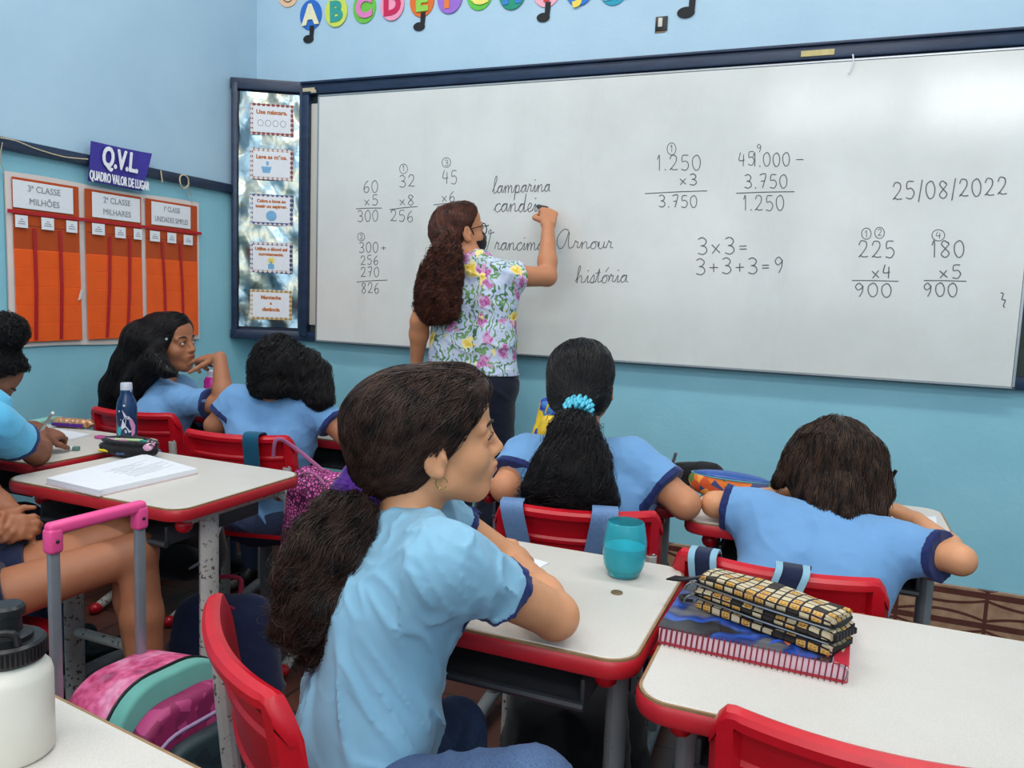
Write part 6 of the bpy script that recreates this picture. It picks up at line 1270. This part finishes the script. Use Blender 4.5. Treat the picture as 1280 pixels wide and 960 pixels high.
# rolling school bag with telescopic handle
hl, hr = at(66, 668, 1.55), at(174, 640, 1.72); hz = (hl[2]+hr[2])/2
x, y, L = flat_axes(hl, hr); rb = thing('rolling_backpack', 'pink and teal rolling school bag with a grey and pink telescopic handle', 'school bag', (hl[0], hl[1], 0), math.atan2(x[1], x[0])); dz = (hr[2]-hl[2])
b = B(); ang = math.atan2(dz, L); Rm = Matrix.Translation((0, 0, hl[2])) @ Matrix.Rotation(-ang, 4, 'Y')
b.box((L/2/math.cos(ang), 0, .012), (L/math.cos(ang)+.026, .026, .026), .009, 3, 0, Rm)
for xx, dzz in ((0, 0), (L, dz)): b.box((xx, 0, hl[2]+dzz-.012), (.030, .029, .052), .008, 3)
b.build('handle_grip', MT['pink'], rb)
for xx, dzz in ((0, 0), (L, dz)):
    b = B(); b.box((xx, 0, (hl[2]+dzz)/2), (.022, .016, hl[2]+dzz-.06), .005, 2); b.build('handle_tube', MT['tubegrey'], rb)
    b = B(); b.ball((xx, -.0145, hl[2]+dzz-.012), .004, 2); b.build('rivet', MT['black'], rb)
def arch(w, h, n=10, r=.10):
    pts = [(-w/2, 0), (w/2, 0)]; pts += [(w/2-r+r*math.cos(k*PI/2/n), h-r+r*math.sin(k*PI/2/n)) for k in range(n+1)]; pts += [(-w/2+r-r*math.sin(k*PI/2/n), h-r+r*math.cos(k*PI/2/n)) for k in range(n+1)]; return pts
tq = NT('pink_rose_print'); tq.set(Roughness=.55); tq.col(tq.mix(.30, tq.ramp(tq.noise(15, 2.0, .45).outputs[0], [(.32, rgb(140, 60, 96)), (.42, rgb(196, 34, 96)), (.52, rgb(222, 86, 140)), (.64, rgb(236, 156, 190)), (.75, rgb(206, 60, 116))]), tq.ramp(tq.noise(60, 3.0, .6).outputs[0], [(.35, rgb(150, 60, 100)), (.6, rgb(240, 150, 186))]))); pinkp = tq.m; mag = mat_cells('magenta_patch_print', [(0, rgb(140, 30, 84)), (.5, rgb(120, 24, 74)), (.8, rgb(176, 60, 116))], 40)
mint = mat_cloth('mint_gusset', rgb(104, 168, 158), .06); drk = mat_cells('dark_teal_print', [(0, rgb(34, 52, 58)), (.6, rgb(28, 40, 48)), (.85, rgb(60, 80, 84))], 30)
BX = L/2+.055; tilt_m = Matrix.Translation((BX, -.035, .055)) @ Matrix.Rotation(math.radians(-8), 4, 'X') @ Matrix.Rotation(PI/2, 4, 'X')
def bagslab(name, w, h, z0, z1, m, r=.10, bev=.02): b = B(); b.prism(arch(w, h, 10, r), z0, z1, 0, tilt_m, bev, 3); return b.build(name, m, rb, True, 1.2)
bagslab('back_compartment', .31, .405, -.005, .150, pinkp, .12); bagslab('gusset_band', .314, .402, .145, .188, mint, .12, .010); bagslab('front_compartment', .30, .36, .183, .238, mag, .11, .02); bagslab('front_pocket', .285, .285, .233, .275, drk, .10, .016)
b = B(); pth = [Vector((px, pz, .236)) for px, pz in arch(.29, .30, 10, .105)[2:]]; b.tube([tuple(tilt_m @ p) for p in pth], .005, 8); b.build('piping', M('lilac_piping', rgb(176, 150, 190), .5), rb)
b = B(); pth = [Vector((px, pz, .148)) for px, pz in arch(.312, .403, 10, .12)[2:]]; b.tube([tuple(tilt_m @ p) for p in pth], .004, 8); b.build('zip', MT['black'], rb)
b = B(); b.prism([(.05*math.cos(k*PI/12), .04*math.sin(k*PI/12)) for k in range(24)], .2755, .277, 0, tilt_m @ Matrix.Translation((.02, .15, 0))); b.build('red_badge', M('rust_badge', rgb(150, 60, 50), .5), rb)
b = B(); b.tube([tuple(tilt_m @ Vector(p)) for p in catmull([(.05, .10, .279), (.10, .17, .279), (.115, .21, .279), (.09, .20, .279), (.06, .14, .279), (.03, .10, .279)], 5)], .004, 6); b.build('white_outline', M('white_piping', rgb(170, 172, 176), .5), rb)
for sx in (-1, 1): b = B(); b.tube([(BX+sx*.13-.012, .02, .032), (BX+sx*.13+.012, .02, .032)], .032, 20); b.build('wheel', MT['black'], rb)
# pink leopard backpack and lilac bag between the second row and the leaning girl
def soft_bag(label, c, w, h, d, m, m2, rz=0.0, name='backpack', loop=True):
    t = thing(name, label, 'backpack', (c[0], c[1], 0), rz); z0 = c[2]
    S = Sdf(); S.cone((-w*.28, 0, z0+.08), (-w*.22, 0, z0+h-.09), .10*d, .085*d, .05); S.cone((w*.28, 0, z0+.08), (w*.22, 0, z0+h-.09), .10*d, .085*d, .05); S.disp = folds(.006, int(w*999), 30); Vt, F = S.mesh(.008); np_mesh('bag_body', Vt, F, m, t)
    S = Sdf(); S.cone((-w*.2, -.075*d, z0+.09), (w*.2, -.075*d, z0+.09), .065*d, .065*d, .03); S.cone((-w*.2, -.07*d, z0+.13), (w*.2, -.07*d, z0+.13), .06*d, .06*d, .03); S.disp = folds(.004, 7, 40); Vt, F = S.mesh(.008); np_mesh('front_pocket', Vt, F, m2, t)
    if loop: b = B(); b.tube(catmull([(-.04, .02, z0+h-.01), (-.035, .03, z0+h+.03), (.035, .03, z0+h+.03), (.04, .02, z0+h-.01)], 5), .007, 8, flat=((0, 1, 0), .5)); b.build('carry_loop', m2, t)
    b = B(); b.tube(catmull([(-w*.40, -.03, z0+.12), (-w*.34, -.05, z0+h-.08), (0, -.055, z0+h-.015), (w*.34, -.05, z0+h-.08), (w*.40, -.03, z0+.12)], 6), .0045, 6); b.build('zip', m2, t)
    return t
leo = mat_cells('pink_leopard_print', [(0, rgb(214, 84, 160)), (.5, rgb(230, 110, 180))], 85, .8, rgb(84, 24, 66), .15); lil = mat_cloth('dusty_pink_fabric', rgb(170, 100, 140), .1)
c = at(404, 612, 2.50); pb = soft_bag('pink leopard print backpack hung from the hunched girl\'s chair, behind the leaning girl\'s ponytail', V(c[0], c[1], c[2]-.33), .24, .41, .9, leo, lil, -.2, loop=False)
b = B(); b.tube(catmull([c+V(.0, .0, .06), V(.835, -1.33, .775), V(.800, -1.365, .80), V(.775, -1.35, .74)], 6), .007, 8, flat=((0, 1, 0), .5)); world_child(b.build('hanging_loop', lil), pb)
c = at(681, 500, 2.62); yb = soft_bag('yellow and blue patterned backpack on the ponytail girl\'s desk by the front wall', V(1.64, -1.06, TP), .10, .255, .62, mat_cells('yellow_blue_print', [(0, rgb(240, 200, 40)), (.45, rgb(40, 60, 160)), (.8, rgb(60, 120, 190))], 34), M('yellow_vinyl', rgb(236, 196, 50), .5), 0.1, loop=False)
soft_bag('dark navy backpack with red piping on the floor beside the chipped desk leg', V(.80, -1.60, .0), .28, .38, 1.0, mat_cloth('dark_blue_fabric', rgb(34, 42, 74), .12), mat_cloth('wine_fabric', rgb(150, 40, 66), .1), .4)
soft_bag('black and purple backpack on the floor under the turquoise tumbler\'s desk', V(1.93, -1.70, .0), .30, .40, 1.0, MT['blackcloth'], MT['purple'], .2)
